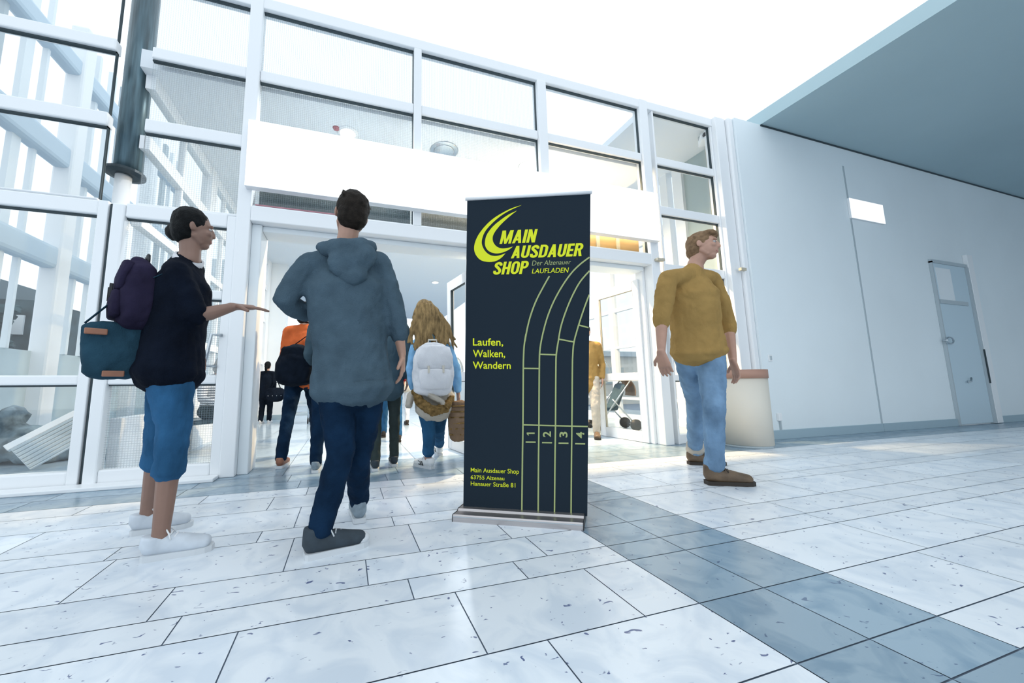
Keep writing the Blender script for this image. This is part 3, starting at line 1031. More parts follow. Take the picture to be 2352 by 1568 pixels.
lines = []
l1 = [c1(q) for q in ((998, 882), (940, 985), (875, 1110), (825, 1240), (790, 1370), (766, 1500))] + [c2(q) for q in ((1053, 150), (1030, 300), (1022, 450), (1019, 600), (1014, 1318))] + [c3(q) for q in ((1008, 500), (1000, 1195))]
l2 = [c1(q) for q in ((1378, 703), (1290, 770), (1210, 850), (1130, 960), (1050, 1100), (990, 1240), (945, 1390), (910, 1568))] + [c2(q) for q in ((1225, 590), (1220, 1320))] + [c3(q) for q in ((1215, 500), (1210, 1205))]
l3 = [c1(q) for q in ((1378, 832), (1290, 935), (1220, 1060), (1160, 1200), (1110, 1350), (1085, 1480))] + [c2(q) for q in ((1475, 210), (1445, 400), (1438, 600), (1433, 1325))] + [c3(q) for q in ((1427, 500), (1420, 1217))]
l4 = [c1(q) for q in ((1376, 1058), (1330, 1180), (1280, 1330), (1245, 1450))] + [c2(q) for q in ((1690, 170), (1665, 290), (1655, 420), (1650, 600), (1644, 1330))] + [c3(q) for q in ((1639, 500), (1633, 1230))]
for l in (l1, l2, l3, l4):
    lines += ribbon(catmull(l, 5), 3.4)
for u, v in (((1023, 592), (1225, 595)), ((1230, 410), (1440, 418)), ((1475, 216), (1668, 252)), ((1728, 34), (1858, 68)), ((1012, 1318), (1848, 1340))):
    lines += ribbon([c2(u), c2(v)], 3.2)
for x0, x1, y0, y1 in ((1050, 1178, 308, 309), (1260, 1388, 314, 316), (1472, 1600, 321, 323), (1685, 1815, 328, 331)):
    lines += ribbon([c3((x0, y0)), c3((x1, y1))], 3.2)
decal('track_lines', lines, M['olive_line'], .0010)['label'] = 'pale olive running-track lines'


def words(name, items, m):
    """items: (text, bl, br, tl, tr corners of its bounding box, bold offset, shear)"""
    bm = bmesh.new()
    for text, bl, br, tl_, tr_, bold, shear in items:
        cu = bpy.data.curves.new('lettering', 'FONT')
        cu.body = text
        cu.offset = bold
        cu.shear = shear
        cu.resolution_u = 4
        tmp = bpy.data.objects.new('lettering', cu)
        COL.objects.link(tmp)
        bpy.context.view_layer.update()
        me = bpy.data.meshes.new_from_object(tmp.evaluated_get(bpy.context.evaluated_depsgraph_get()))
        xs = [v.co.x for v in me.vertices]; ys = [v.co.y for v in me.vertices]
        x0, x1, y0, y1 = min(xs), max(xs), min(ys), max(ys)
        for v in me.vertices:
            u, w = (v.co.x - x0) / (x1 - x0), (v.co.y - y0) / (y1 - y0)
            px = [(bl[d] * (1 - u) + br[d] * u) * (1 - w) + (tl_[d] * (1 - u) + tr_[d] * u) * w for d in (0, 1)]
            v.co = on_banner(px[0], px[1], .0014)
        bm.from_mesh(me)
        bpy.data.objects.remove(tmp)
        bpy.data.curves.remove(cu)
        bpy.data.meshes.remove(me)
    return link(name, bm, m, panel)


def arcb(cx_, cy_, ro, so, ri, si, a0_, a1_, n=10):
    """band between two ellipses, as quads"""
    out = []
    for k in range(n):
        a, b = a0_ + (a1_ - a0_) * k / n, a0_ + (a1_ - a0_) * (k + 1) / n
        out.append([(cx_ + ro * math.cos(a), cy_ + so * math.sin(a)), (cx_ + ro * math.cos(b), cy_ + so * math.sin(b)),
                    (cx_ + ri * math.cos(b), cy_ + si * math.sin(b)), (cx_ + ri * math.cos(a), cy_ + si * math.sin(a))])
    return out


def rc_(x0, y0, x1, y1):
    return [(x0, y0), (x1, y0), (x1, y1), (x0, y1)]


PI = math.pi
GLY = {
    'I': (.20, [rc_(0, 0, .2, 1)]),
    'E': (.46, [rc_(0, 0, .2, 1), rc_(.2, 0, .46, .17), rc_(.2, .42, .43, .58), rc_(.2, .83, .46, 1)]),
    'H': (.56, [rc_(0, 0, .2, 1), rc_(.36, 0, .56, 1), rc_(.2, .41, .36, .59)]),
    'M': (.74, [rc_(0, 0, .17, 1), rc_(.57, 0, .74, 1), [(.0, 1), (.23, 1), (.44, 0), (.30, 0)], [(.74, 1), (.51, 1), (.30, 0), (.44, 0)]]),
    'N': (.56, [rc_(0, 0, .18, 1), rc_(.38, 0, .56, 1), [(0, 1), (.2, 1), (.56, 0), (.36, 0)]]),
    'A': (.60, [[(0, 0), (.19, 0), (.40, 1), (.20, 1)], [(.60, 0), (.41, 0), (.20, 1), (.40, 1)], rc_(.14, .2, .46, .36)]),
    'U': (.56, [rc_(0, .28, .2, 1), rc_(.36, .28, .56, 1)] + arcb(.28, .28, .28, .28, .08, .12, PI, 2 * PI)),
    'O': (.58, [rc_(0, .28, .2, .72), rc_(.38, .28, .58, .72)] + arcb(.29, .28, .29, .28, .09, .12, PI, 2 * PI) + arcb(.29, .72, .29, .28, .09, .12, 0, PI)),
    'D': (.57, [rc_(0, 0, .2, 1), rc_(.37, .28, .57, .72), rc_(.2, .84, .27, 1), rc_(.2, 0, .27, .16)] + arcb(.27, .72, .30, .28, .10, .12, 0, PI / 2) + arcb(.27, .28, .30, .28, .10, .12, -PI / 2, 0)),
    'P': (.56, [rc_(0, 0, .2, 1), rc_(.2, .84, .30, 1), rc_(.2, .42, .30, .58)] + arcb(.30, .71, .26, .29, .06, .13, -PI / 2, PI / 2)),
    'R': (.58, [rc_(0, 0, .2, 1), rc_(.2, .84, .30, 1), rc_(.2, .44, .30, .60), [(.24, .47), (.42, .50), (.58, 0), (.37, 0)]] + arcb(.30, .72, .26, .28, .06, .12, -PI / 2, PI / 2)),
    'S': (.55, ribbon(catmull([(.455, .70), (.44, .83), (.28, .91), (.12, .83), (.11, .70), (.24, .575), (.35, .46), (.445, .33), (.43, .16), (.27, .09), (.11, .16), (.095, .31)], 4), .195)),
}


def heavy(text, bl, br, tl_, tr_, shear=.2):
    polys, x = [], 0
    for ch in text:
        w, ps = GLY[ch]
        polys += [[(x + a + shear * b, b) for a, b in p] for p in ps]
        x += w + .065
    W_ = x - .065 + shear
    out = []
    for p in polys:
        q = []
        for a, b in p:
            u = a / W_
            q.append(tuple((bl[d] * (1 - u) + br[d] * u) * (1 - b) + (tl_[d] * (1 - u) + tr_[d] * u) * b for d in (0, 1)))
        out.append(q)
    return out


decal('logo_lettering', heavy('MAIN', c1((525, 578)), c1((888, 562)), c1((525, 453)), c1((888, 436))) +
      heavy('AUSDAUER', c1((632, 715)), c1((1330, 692)), c1((632, 598)), c1((1330, 569))) +
      heavy('SHOP', c1((460, 869)), c1((810, 860)), c1((460, 752)), c1((810, 736))), M['yellow'], .0014)['label'] = 'bold slanted shop name in yellow'
words('tagline_lettering', [
    ('Der Alzenauer', c1((832, 784)), c1((1203, 768)), c1((832, 736)), c1((1203, 727)), -.004, .2)], M['olive_line'])
words('tagline_capitals', [
    ('LAUFLADEN', c1((832, 858)), c1((1183, 849)), c1((832, 812)), c1((1183, 801)), .004, .2)], M['yellow'])
words('slogan_lettering', [
    ('Laufen,', c2((370, 315)), c2((760, 317)), c2((370, 203)), c2((760, 206)), .014, 0),
    ('Walken,', c2((370, 463)), c2((785, 466)), c2((370, 353)), c2((785, 356)), .014, 0),
    ('Wandern', c2((368, 598)), c2((858, 601)), c2((368, 504)), c2((858, 508)), .014, 0)], M['yellow'])
words('address_lettering', [
    ('Main Ausdauer Shop', c3((343, 711)), c3((963, 735)), c3((343, 637)), c3((963, 656)), .005, 0),
    ('63755 Alzenau', c3((343, 784)), c3((775, 800)), c3((343, 733)), c3((775, 749)), .005, 0),
    ('Hanauer Stra\u00dfe 81', c3((343, 866)), c3((917, 892)), c3((343, 812)), c3((917, 834)), .005, 0)], M['yellow'])
decal('lane_number', [[c3((1165, 203)), c3((1165, 184)), c3((1063, 184)), c3((1063, 198)), c3((1068, 203))],
                      [c3((1063, 190)), c3((1063, 203)), c3((1079, 222)), c3((1094, 222)), c3((1081, 203))]], M['olive_line'], .0014)
for s, (x0, x1, y0, y1) in (('2', (1270, 1375, 170, 243)), ('3', (1483, 1588, 175, 248)), ('4', (1698, 1803, 178, 258))):
    # read bottom to top: text runs upward, glyph tops point left
    words('lane_number', [(s, c3((x1, y1)), c3((x1, y0)), c3((x0, y1)), c3((x0, y0)), .02, 0)], M['olive_line'])

# ================================================================ PEOPLE
def frame_from(fwd, up):
    f = V(fwd).normalized()
    u = V(up); u = (u - f * u.dot(f)).normalized()
    return f.cross(u), f, u            # right, forward, up


def hand(bm, w, d, n, s=1.0, thumb=1, curl=.5, spread=.0):
    """palm, four fingers of different lengths and a side thumb; palm faces n, thumb on side*thumb"""
    d = V(d).normalized(); n = V(n); n = (n - d * n.dot(d)).normalized(); side = d.cross(n)
    tube(bm, [(w - d * .02 * s, .026 * s, .021 * s), (w + d * .02 * s, .034 * s, .017 * s), (w + d * .06 * s, .041 * s, .015 * s), (w + d * .09 * s, .039 * s, .013 * s)], side=side, n=12)
    for k, (o, L) in enumerate(((-.033, .060), (-.011, .075), (.011, .080), (.033, .072))):
        o2 = -o * thumb * -1 if thumb > 0 else -o
        p = w + d * (.085 if k else .078) * s + side * (o2 * s)
        dd = (d + side * (o2 * spread * 6)).normalized()
        pts = [(p - d * .012 * s, .0092 * s, .0092 * s)]
        a = curl * .45
        for q, frac in enumerate((.42, .32, .26)):
            a2 = a * (q + 1)
            v = dd * math.cos(a2) + n * math.sin(a2)
            p = p + v * (L * frac * s)
            r = (.0086, .008, .0070)[q] * s
            pts.append((p, r, r))
        tube(bm, pts, n=8)
    b = w + d * .028 * s + side * (thumb * .034 * s)
    v1 = (d * .62 + side * thumb * .70 + n * .25).normalized()
    v2 = (d * .85 + side * thumb * .30 + n * .35).normalized()
    tube(bm, [(b - v1 * .012 * s, .0135 * s, .0135 * s), (b + v1 * .03 * s, .0115 * s, .0115 * s), (b + v1 * .03 * s + v2 * .028 * s, .009 * s, .009 * s)], n=8)


def head(bm, c, neck, look, s=1.0):
    rt, f, u = frame_from(look, c - neck)
    ell(bm, c + u * .012 * s - f * .012 * s, rt, f, u, .076 * s, .094 * s, .098 * s, 24, 16)      # skull
    ell(bm, c + f * .022 * s - u * .03 * s, rt, f, u, .064 * s, .072 * s, .082 * s, 20, 14)         # face
    ell(bm, c + f * .052 * s - u * .088 * s, rt, f, u, .034 * s, .032 * s, .026 * s, 12, 8)         # chin
    tube(bm, [(c - u * .05 * s + rt * .058 * s, .012 * s, .02 * s), (c + f * .04 * s - u * .085 * s + rt * .034 * s, .014 * s, .016 * s)], n=8)
    tube(bm, [(c - u * .05 * s - rt * .058 * s, .012 * s, .02 * s), (c + f * .04 * s - u * .085 * s - rt * .034 * s, .014 * s, .016 * s)], n=8)
    tube(bm, [(c + f * .088 * s + u * .012 * s, .009 * s, .008 * s), (c + f * .099 * s - u * .018 * s, .011 * s, .010 * s), (c + f * .100 * s - u * .028 * s, .014 * s, .009 * s)], side=rt, n=8)
    for k in (-1, 1):
        ell(bm, c + f * .080 * s + u * .024 * s + rt * (k * .032 * s), rt, f, u, .024 * s, .012 * s, .009 * s, 10, 6)   # brow
        ell(bm, c + f * .070 * s - u * .022 * s + rt * (k * .036 * s), rt, f, u, .024 * s, .018 * s, .02 * s, 10, 6)    # cheek
        ell(bm, c + rt * (k * .078 * s) - f * .008 * s - u * .008 * s, rt, (f * .9 - rt * k * .4).normalized(), u, .009 * s, .019 * s, .029 * s, 12, 8)
    ell(bm, c + f * .082 * s - u * .056 * s, rt, f, u, .024 * s, .012 * s, .007 * s, 10, 6)
    ell(bm, c + f * .081 * s - u * .066 * s, rt, f, u, .021 * s, .012 * s, .007 * s, 10, 6)
    tube(bm, [(neck - u * .03 * s, .062 * s, .056 * s), (neck + u * .02 * s, .054 * s, .054 * s), (c - u * .06 * s - f * .015 * s, .052 * s, .056 * s)], side=rt, n=14)
    return rt, f, u


def shoe(name, heel, fwd, m, sole_m, person, s=1.0, pitch=0.0, L=.28, hi=False, toe_m=None, laces=None, stripe=None, vox=.007):
    """heel = point on the ground under the heel (or the heel's own lowest point), pitch lifts the heel about the toe"""
    f = V((fwd[0], fwd[1], 0)).normalized(); up = ZA; sd = f.cross(up)
    f2 = f * math.cos(pitch) - up * math.sin(pitch); u2 = up * math.cos(pitch) + f * math.sin(pitch)
    h = V(heel)
    L *= s

    def P(x, z, y=0):
        return h + f2 * (x * L) + u2 * (z * s) + sd * (y * s)
    bm = bmesh.new()
    top = .125 if hi else .10
    tube(bm, [(P(.06, .060), .035 * s, .042 * s), (P(.25, .060), .040 * s, .048 * s), (P(.5, .054), .045 * s, .043 * s), (P(.72, .045), .050 * s, .034 * s), (P(.88, .040), .043 * s, .029 * s)], side=sd, n=16)
    tube(bm, [(P(.13, .05), .040 * s, .050 * s), (P(.15, top), .041 * s, .052 * s)], side=sd, n=14, cap=False)
    tube(bm, [(P(.30, .07), .030 * s, .030 * s), (P(.55, .055), .032 * s, .022 * s)], side=sd, n=12)
    o = skin(name, bm, m, person, vox * s, 3)
    bm = bmesh.new()
    out = [(.0, .026), (.04, .034), (.15, .036), (.35, .037), (.55, .042), (.74, .046), (.88, .041), (.97, .026), (1.0, .0)]
    rim = [(x, y) for x, y in out] + [(x, -y) for x, y in out[-2::-1]]
    lo = [bm.verts.new(P(x, 0, y)) for x, y in rim]
    hi_ = [bm.verts.new(P(x, .026, y * 1.02)) for x, y in rim]
    for k in range(len(rim)):
        j = (k + 1) % len(rim)
        bm.faces.new((lo[k], lo[j], hi_[j], hi_[k]))
    bm.faces.new(lo[::-1]); bm.faces.new(hi_)
    link('sole', bm, sole_m, o)
    if toe_m:
        bm = bmesh.new()
        ell(bm, P(.86, .036), f2, sd, u2, .045 * s, .045 * s, .026 * s, 14, 8)
        link('toe_cap', bm, toe_m, o, True)
    if laces:
        bm = bmesh.new()
        for k in range(5):
            x = .36 + k * .075
            z = .108 - k * .008
            rod(bm, [P(x, z - .012, -.026), P(x + .03, z, 0), P(x, z - .012, .026)], .0038 * s, 6)
        for k in (-1, 1):
            rod(bm, [P(.34, .114, 0), P(.30, .13, .018 * k), P(.36, .11, .034 * k), P(.40, .085, .046 * k)], .0034 * s, 6)
        link('laces', bm, laces, o, True)
    if stripe:
        for k in range(3):
            for q in (-1, 1):
                bm = bmesh.new()
                obox(bm, P(.40 + k * .09, .047, q * .0425), (f2 * .4 + u2).normalized(), (u2 * .4 - f2).normalized(), sd, .022 * s, .006 * s, .002 * s)
                link('stripe', bm, stripe, o)
    return o


def hairdo(style, c, rt, f, u, m, person, s=1.0, vox=.008, bun=None):
    bm = bmesh.new()
    ell(bm, c - f * .024 * s + u * .030 * s, rt, f, u, .086 * s, .096 * s, .096 * s, 22, 14)
    ell(bm, c - f * .045 * s - u * .02 * s, rt, f, u, .080 * s, .070 * s, .085 * s, 18, 12)
    if style == 'short':
        rnd = random.Random(3)
        ell(bm, c + f * .03 * s + u * .085 * s, rt, f, u, .07 * s, .06 * s, .035 * s, 16, 10)
        for k in range(60):
            a = rnd.uniform(0, 6.28); e = rnd.uniform(.3, 1.4)
            dv = rt * (math.cos(a) * math.cos(e)) + f * (math.sin(a) * math.cos(e) * .8 - .25) + u * math.sin(e)
            p = c + u * .02 * s - f * .015 * s + dv.normalized() * .083 * s
            tube(bm, [(p - dv * .01 * s, .018 * s, .014 * s), (p + dv * .006 * s + rt * rnd.uniform(-.015, .015) * s - f * .014 * s, .008 * s, .008 * s)], n=6)
    if style in ('bun', 'pony'):
        q = c - f * .115 * s + u * (.01 if style == 'bun' else .03) * s
        if bun is not None:
            q = bun
        ell(bm, q, rt, f, u, .05 * s, .046 * s, .052 * s, 16, 10)
        tube(bm, [(c - f * .07 * s, .03 * s, .03 * s), (q, .03 * s, .03 * s)], n=10)
        if style == 'pony':
            tube(bm, [(q, .035 * s, .03 * s), (q - u * .12 * s - f * .03 * s, .042 * s, .03 * s), (q - u * .24 * s - f * .005 * s, .02 * s, .016 * s)], side=rt, n=10)
        for k in range(7):
            a = k * .9
            tube(bm, [(q + rt * math.cos(a) * .035 * s + u * math.sin(a) * .035 * s, .014 * s, .014 * s), (q + rt * math.cos(a + .9) * .042 * s + u * math.sin(a + .9) * .042 * s - f * .012 * s, .012 * s, .012 * s)], n=6)
    if style == 'long':
        rnd = random.Random(5)
        for k in range(64):
            a = rnd.uniform(-1, 1)
            w = .095 + .06 * abs(a)
            p = c + u * rnd.uniform(.03, .09) * s + rt * (a * .06 * s) - f * (.06 + .02 * (1 - a * a)) * s
            pts = [(p, .02 * s, .016 * s)]
            L = rnd.uniform(.30, .48)
            ph = rnd.uniform(0, 6.28)
            for q in range(1, 7):
                t_ = q / 6
                pos = c + rt * (a * (.080 + .165 * t_ ** .9) * s + .014 * math.sin(ph + t_ * 10) * s) - f * ((.085 + .05 * math.sin(t_ * 2.2) * (1 - .4 * a * a)) * s) + u * ((.06 - L * t_) * s)
                r = (.022 - .009 * t_) * s
                pts.append((pos, r, r * .8))
            tube(bm, pts, n=7)
    if style == 'bob':
        tube(bm, [(c - f * .03 * s, .095 * s, .085 * s), (c - f * .045 * s - u * .1 * s, .088 * s, .07 * s)], side=rt, n=16)
    return skin('hair', bm, m, person, vox * s, 2, .012 * s if style != 'long' else .006 * s, .035)


def person(label, J, s=1.0, top='jumper', top_m=None, pants='jeans', pants_m=None, hair='short', hair_m=None, skin_m=None,
           sleeve=1.0, cuff=1.0, loose=1.0, vox=1.0, group=None, hemt=-.28, thigh=1.0, eyes=False, collar=.0,
           handL=None, handR=None, nofold=False, chestw=1.0, bun=None, curl=(.5, .5), hands=(True, True), hs=1.0):
    """J: world joints head neck shL shR elL elR wrL wrR hipL hipR knL knR anL anR, vectors look, face"""
    skin_m = skin_m or M['skin']
    g = (J['anL'] + J['anR']) / 2
    t = thing('person', label, 'person', V((g.x, g.y, 0)), group)
    ms = (J['shL'] + J['shR']) / 2; mh = (J['hipL'] + J['hipR']) / 2
    up = ms - mh
    sd = (J['shR'] - J['shL']).normalized(); sh = (J['hipR'] - J['hipL']).normalized()
    fc = V(J['face']).normalized()
    # ---- body: one continuous surface
    bm = bmesh.new()
    rt, f, u = head(bm, J['head'], J['neck'], J['look'], s * hs)
    tube(bm, [(mh - up * .12, .13 * s, .09 * s), (mh + up * .1, .135 * s, .085 * s), (mh + up * .4, .115 * s, .08 * s), (mh + up * .75, .14 * s, .09 * s), (ms - up * .02, .13 * s, .07 * s)], side=sd, n=16)
    tube(bm, [(J['shL'], .05 * s, .05 * s), (ms, .06 * s, .055 * s), (J['shR'], .05 * s, .05 * s)], n=12)
    tube(bm, [(ms - up * .05, .06 * s, .06 * s), (J['neck'], .055 * s, .055 * s)], n=12)
    for a in 'LR':
        s_, e, w = J['sh' + a], J['el' + a], J['wr' + a]
        tube(bm, [(s_, .048 * s, .048 * s), (s_.lerp(e, .5), .043 * s, .043 * s), (e, .036 * s, .036 * s), (e.lerp(w, .3), .039 * s, .037 * s), (w, .025 * s, .022 * s)], n=12)
        if hands[0 if a == 'L' else 1]:
            hd = (handL if a == 'L' else handR) or {}
            d = hd.get('d', (w - e).normalized() * .8 + V((0, 0, -.35)))
            n = hd.get('n', (sd if a == 'L' else -sd))
            hand(bm, w, d, n, s, hd.get('thumb', 1 if a == 'L' else -1), hd.get('curl', curl[0 if a == 'L' else 1]))
        h, k, an = J['hip' + a], J['kn' + a], J['an' + a]
        tube(bm, [(h, .078 * s, .078 * s), (h.lerp(k, .5), .068 * s, .068 * s), (k, .05 * s, .05 * s), (k.lerp(an, .3), .05 * s, .05 * s), (an + V((0, 0, .02)), .034 * s, .036 * s), (an - V((0, 0, .03 * s)), .034 * s, .038 * s)], n=12)
    skin('body', bm, skin_m, t, (.0046 if vox <= 1 else .009 * vox) * s, 3)
    if eyes:
        for k in (-1, 1):
            bm = bmesh.new()
            q = J['head'] + f * .0735 * s * hs + u * .006 * s * hs * hs + rt * (k * .031 * s * hs)
            ell(bm, q, rt, f, u, .013 * s * hs, .011 * s * hs, .009 * s * hs, 12, 8)
            e_ = link('eye', bm, M['eye'], t, True)
            bm = bmesh.new(); ell(bm, q + f * .008 * s * hs, rt, f, u, .0055 * s * hs, .004 * s * hs, .0055 * s * hs, 10, 6)
            link('iris', bm, M['iris'], e_, True)
        bm = bmesh.new()
        ell(bm, J['head'] + f * .0855 * s * hs - u * .061 * s * hs, rt, f, u, .023 * s * hs, .008 * s * hs, .009 * s * hs, 12, 6)
        link('lips', bm, M['lip'], t, True)
    # ---- top garment
    w = loose
    bm = bmesh.new()
    tube(bm, [(mh + up * (hemt - .03), .184 * s * w, .136 * s * w), (mh + up * hemt, .186 * s * w, .138 * s * w), (mh + up * (hemt * .4), .18 * s * w, .13 * s * w), (mh + up * .25, .163 * s * w, .12 * s * w), (mh + up * .5, .165 * s * w * chestw, .122 * s * w),
              (mh + up * .78, .175 * s * w * chestw, .125 * s * w), (mh + up * .95, .15 * s, .095 * s)], side=(sd + sh), n=22)
    tube(bm, [(J['shL'] - sd * .01, .062 * s, .062 * s), (ms + up * .03, .08 * s, .075 * s), (J['shR'] + sd * .01, .062 * s, .062 * s)], n=14)
    tube(bm, [(ms, .085 * s, .08 * s), (ms.lerp(J['neck'], .75), .068 * s, .068 * s)], side=sd, n=14)
    for a in 'LR':
        s_, e, wr = J['sh' + a], J['el' + a], J['wr' + a]
        if sleeve > .5:
            end = e.lerp(wr, (sleeve - .5) * 2)
            tube(bm, [(s_, .062 * s, .062 * s), (s_.lerp(e, .5), .058 * s * w, .058 * s * w), (e, .05 * s * w, .05 * s * w), (e.lerp(end, .5), .048 * s * w, .048 * s * w), (end, .038 * s * w, .038 * s * w)], n=14)
        else:
            end = s_.lerp(e, sleeve * 2)
            tube(bm, [(s_, .062 * s, .062 * s), (s_.lerp(end, .5), .06 * s * w, .06 * s * w), (end, .06 * s * w, .06 * s * w)], n=14)
    tp = skin(top, bm, top_m, t, .0095 * s * vox, 5, 0 if nofold else .015 * s, .07)
    # ---- trousers
    bm = bmesh.new()
    tube(bm, [(mh + up * .2, .15 * s, .108 * s), (mh, .168 * s, .122 * s), (mh - up * .14, .15 * s, .115 * s)], side=sh, n=18)
    for a in 'LR':
        h, k, an = J['hip' + a], J['kn' + a], J['an' + a]
        end = k.lerp(an, cuff)
        q = thigh
        tube(bm, [(h, .10 * s * q, .10 * s * q), (h.lerp(k, .45), .088 * s * q, .088 * s * q), (k, .068 * s * q, .068 * s * q), (k.lerp(end, .4), .064 * s * q, .064 * s * q), (end, .056 * s * q, .056 * s * q)], n=14)
        if cuff < 1:
            dd = (an - k).normalized()
            tube(bm, [(end - dd * .05 * s, .062 * s * q, .062 * s * q), (end, .064 * s * q, .064 * s * q)], n=14, cap=False)
    pn = skin(pants, bm, pants_m, t, .009 * s * vox, 4, 0 if nofold else .016 * s, .055)
    hr = hairdo(hair, J['head'], rt, f, u, hair_m, t, s * hs, .007 * vox, bun) if hair else None
    return t, tp, pn, (rt, f, u, ms, mh, up, sd, fc)


def ankle(heel, fwd, lift=0.0, s=1.0):
    f = V((fwd[0], fwd[1], 0)).normalized()
    return V(heel) + f * (.062 * s) + ZA * (.105 * s + lift)


def joints(Y, look, face, **px):
    J = {'look': V(look).normalized(), 'face': V(face).normalized()}
    for k, v in px.items():
        J[k] = at(v[0], v[1], v[2] if len(v) > 2 else Y)
    return J


F = {
    'denim': fabric('denim_blue', (0.026, 0.098, 0.205), .3, .3, 9, (1, 1, .5)),
    'denim_dark': fabric('denim_dark', (0.005, 0.019, 0.046), .3, .35, 7),
    'denim_pale': fabric('denim_pale', (0.17, 0.28, 0.42), .3, .25, 9, (1, 1, .5)),
    'black_cloth': fabric('black_cloth', (0.006, 0.010, 0.018), .2, .3),
    'navy_cloth': fabric('navy_knit', (0.004, 0.007, 0.015), .3, .3),
    'hood_grey': fabric('blue_grey_fleece', (0.068, 0.108, 0.142), .5, .16, 10),
    'ochre': fabric('ochre_knit', (0.36, 0.228, 0.080), .3, .12),
    'orange': fabric('orange_cloth', (0.62, 0.14, 0.045), .3, .2),
    'redc': fabric('red_cloth', (0.33, 0.035, 0.035), .3, .25),
    'white_cloth': fabric('white_cloth', (0.75, 0.76, 0.80), .3, .06),
    'sky_cloth': fabric('sky_blue_cloth', (0.25, 0.50, 0.78), .3, .25),
    'olive': fabric('grey_green_cloth', (0.04, 0.055, 0.055), .3, .2),
    'beige': fabric('beige_cloth', (0.50, 0.46, 0.40), .3, .1),
    'purple': fabric('aubergine_nylon', (0.024, 0.020, 0.046), .2, .3, 5),
    'tote': fabric('denim_canvas', (0.022, 0.062, 0.095), .3, .3, 5),
    'fur': mat('brown_fur', (0.22, 0.14, 0.055), .95, 0, .6, 22, 1.0, 120, .1),
    'grey_blue': fabric('slate_cloth', (.06, .10, .13), .3, .2),
    'brown_cloth': fabric('brown_cloth', (.22, .15, .10), .3, .2),
}
HAIR = {
    'black': mat('black_hair', (0.005, 0.006, 0.007), .55, 0, .4, 40, .6, 200, .12),
    'brown': mat('dark_brown_hair', (0.018, 0.014, 0.011), .6, 0, .4, 40, .6, 200, .12),
    'blond': mat('dark_blond_hair', (0.30, 0.20, 0.09), .6, 0, .55, 14, .9, 60, .15, stretch=(3, 3, .7)),
    'grey': mat('grey_hair', (0.40, 0.40, 0.40), .7, 0, .3, 40, .6, 200, .12),
    'fair': mat('light_brown_hair', (0.22, 0.14, 0.08), .6, 0, .3, 40, .6, 200, .12),
}
SH = {
    'leather': mat('brown_leather', (0.13, 0.085, 0.05), .5, 0, .25, 12, .2, 90),
    'leather_sole': mat('dark_brown_rubber', (0.03, 0.022, 0.016), .7),
    'white': mat('white_leather', (0.78, 0.80, 0.82), .45),
    'canvas': mat('dark_canvas', (0.03, 0.045, 0.06), .8, 0, .2, 20),
    'grey': mat('grey_mesh_fabric', (0.22, 0.28, 0.33), .8, 0, .2, 30),
    'rubber': mat('white_rubber', (0.62, 0.65, 0.68), .6),
    'pale': mat('pale_grey_canvas', (0.55, 0.60, 0.66), .7, 0, .12, 12),
    'tan_leather': mat('tan_leather', (0.28, 0.12, 0.07), .5, 0, .2, 12),
    'pink': mat('pink_cover', (0.65, 0.28, 0.36), .5),
}

# ---------------------------------------------------------------- man in the hooded top
J = joints(1.95, (-.25, 1, .02), (-.1, 1, 0), head=(806, 494), neck=(795, 566), shL=(712, 607), shR=(872, 603, 1.99), elL=(652, 690, 1.95), wrL=(733, 742, 2.16),
           elR=(907, 716, 1.96), wrR=(924, 815, 2.0), hipL=(772, 878), hipR=(848, 878, 1.98), knL=(783, 1040, 1.88), anL=(722, 1243, 1.72), knR=(822, 1056, 2.02), anR=(826, 1168, 2.13))
J['anL'] = ankle(floor_at(698, 1284), (1, .26)); J['anR'] = ankle(floor_at(826, 1203), (-.05, 1))
t, tp, pn, (rt, f, u, ms, mh, up, sd, fc) = person('man in a blue-grey hooded top and dark jeans walking away, seen from behind', J, 1.02, 'hooded_top', F['hood_grey'], 'jeans', F['denim_dark'], 'short', HAIR['brown'],
    sleeve=.80, loose=1.16, hemt=-.04, thigh=.97, chestw=1.05,
    handR={'d': V((.05, .12, -1)), 'n': V((-1, .3, 0)), 'curl': .6})
bm = bmesh.new()
hb = -f
pts = []
for k in range(13):
    a = -2.35 + 4.7 * k / 12
    p = ms + up * .10 + sd * (math.sin(a) * .125) + hb * (math.cos(a) * .10 + .02) + u * (-.035 * math.cos(a) + .02)
    r = .030 + .022 * max(0, math.cos(a))
    pts.append((p, r * 1.1, r))
tube(bm, pts, n=12)
ell(bm, ms + hb * .125 + up * -.02, sd, hb, u, .125, .055, .105, 18, 12)
ell(bm, ms + hb * .135 + up * -.15, sd, hb, u, .07, .04, .07, 14, 10)
skin('hood', bm, F['hood_grey'], t, .009, 5, .02, .06)['label'] = 'folded-down hood'
bm = bmesh.new()
tube(bm, [(mh + up * -.07, .206, .155), (mh + up * .0, .208, .156)], side=sd, n=24, cap=False)
link('hem_band', bm, F['hood_grey'], tp, True)
shoe('shoe', floor_at(698, 1284), (1, .26), SH['canvas'], SH['rubber'], t, 1.0, 0, .29, True, SH['rubber'], SH['rubber'])['label'] = 'dark canvas trainer, toe to the right'
shoe('shoe', floor_at(826, 1203) + V((0, 0, .002)), (-.05, 1), SH['grey'], SH['rubber'], t, 1.0, 0, .28, True, SH['rubber'], SH['rubber'])['label'] = 'grey canvas trainer seen from behind'

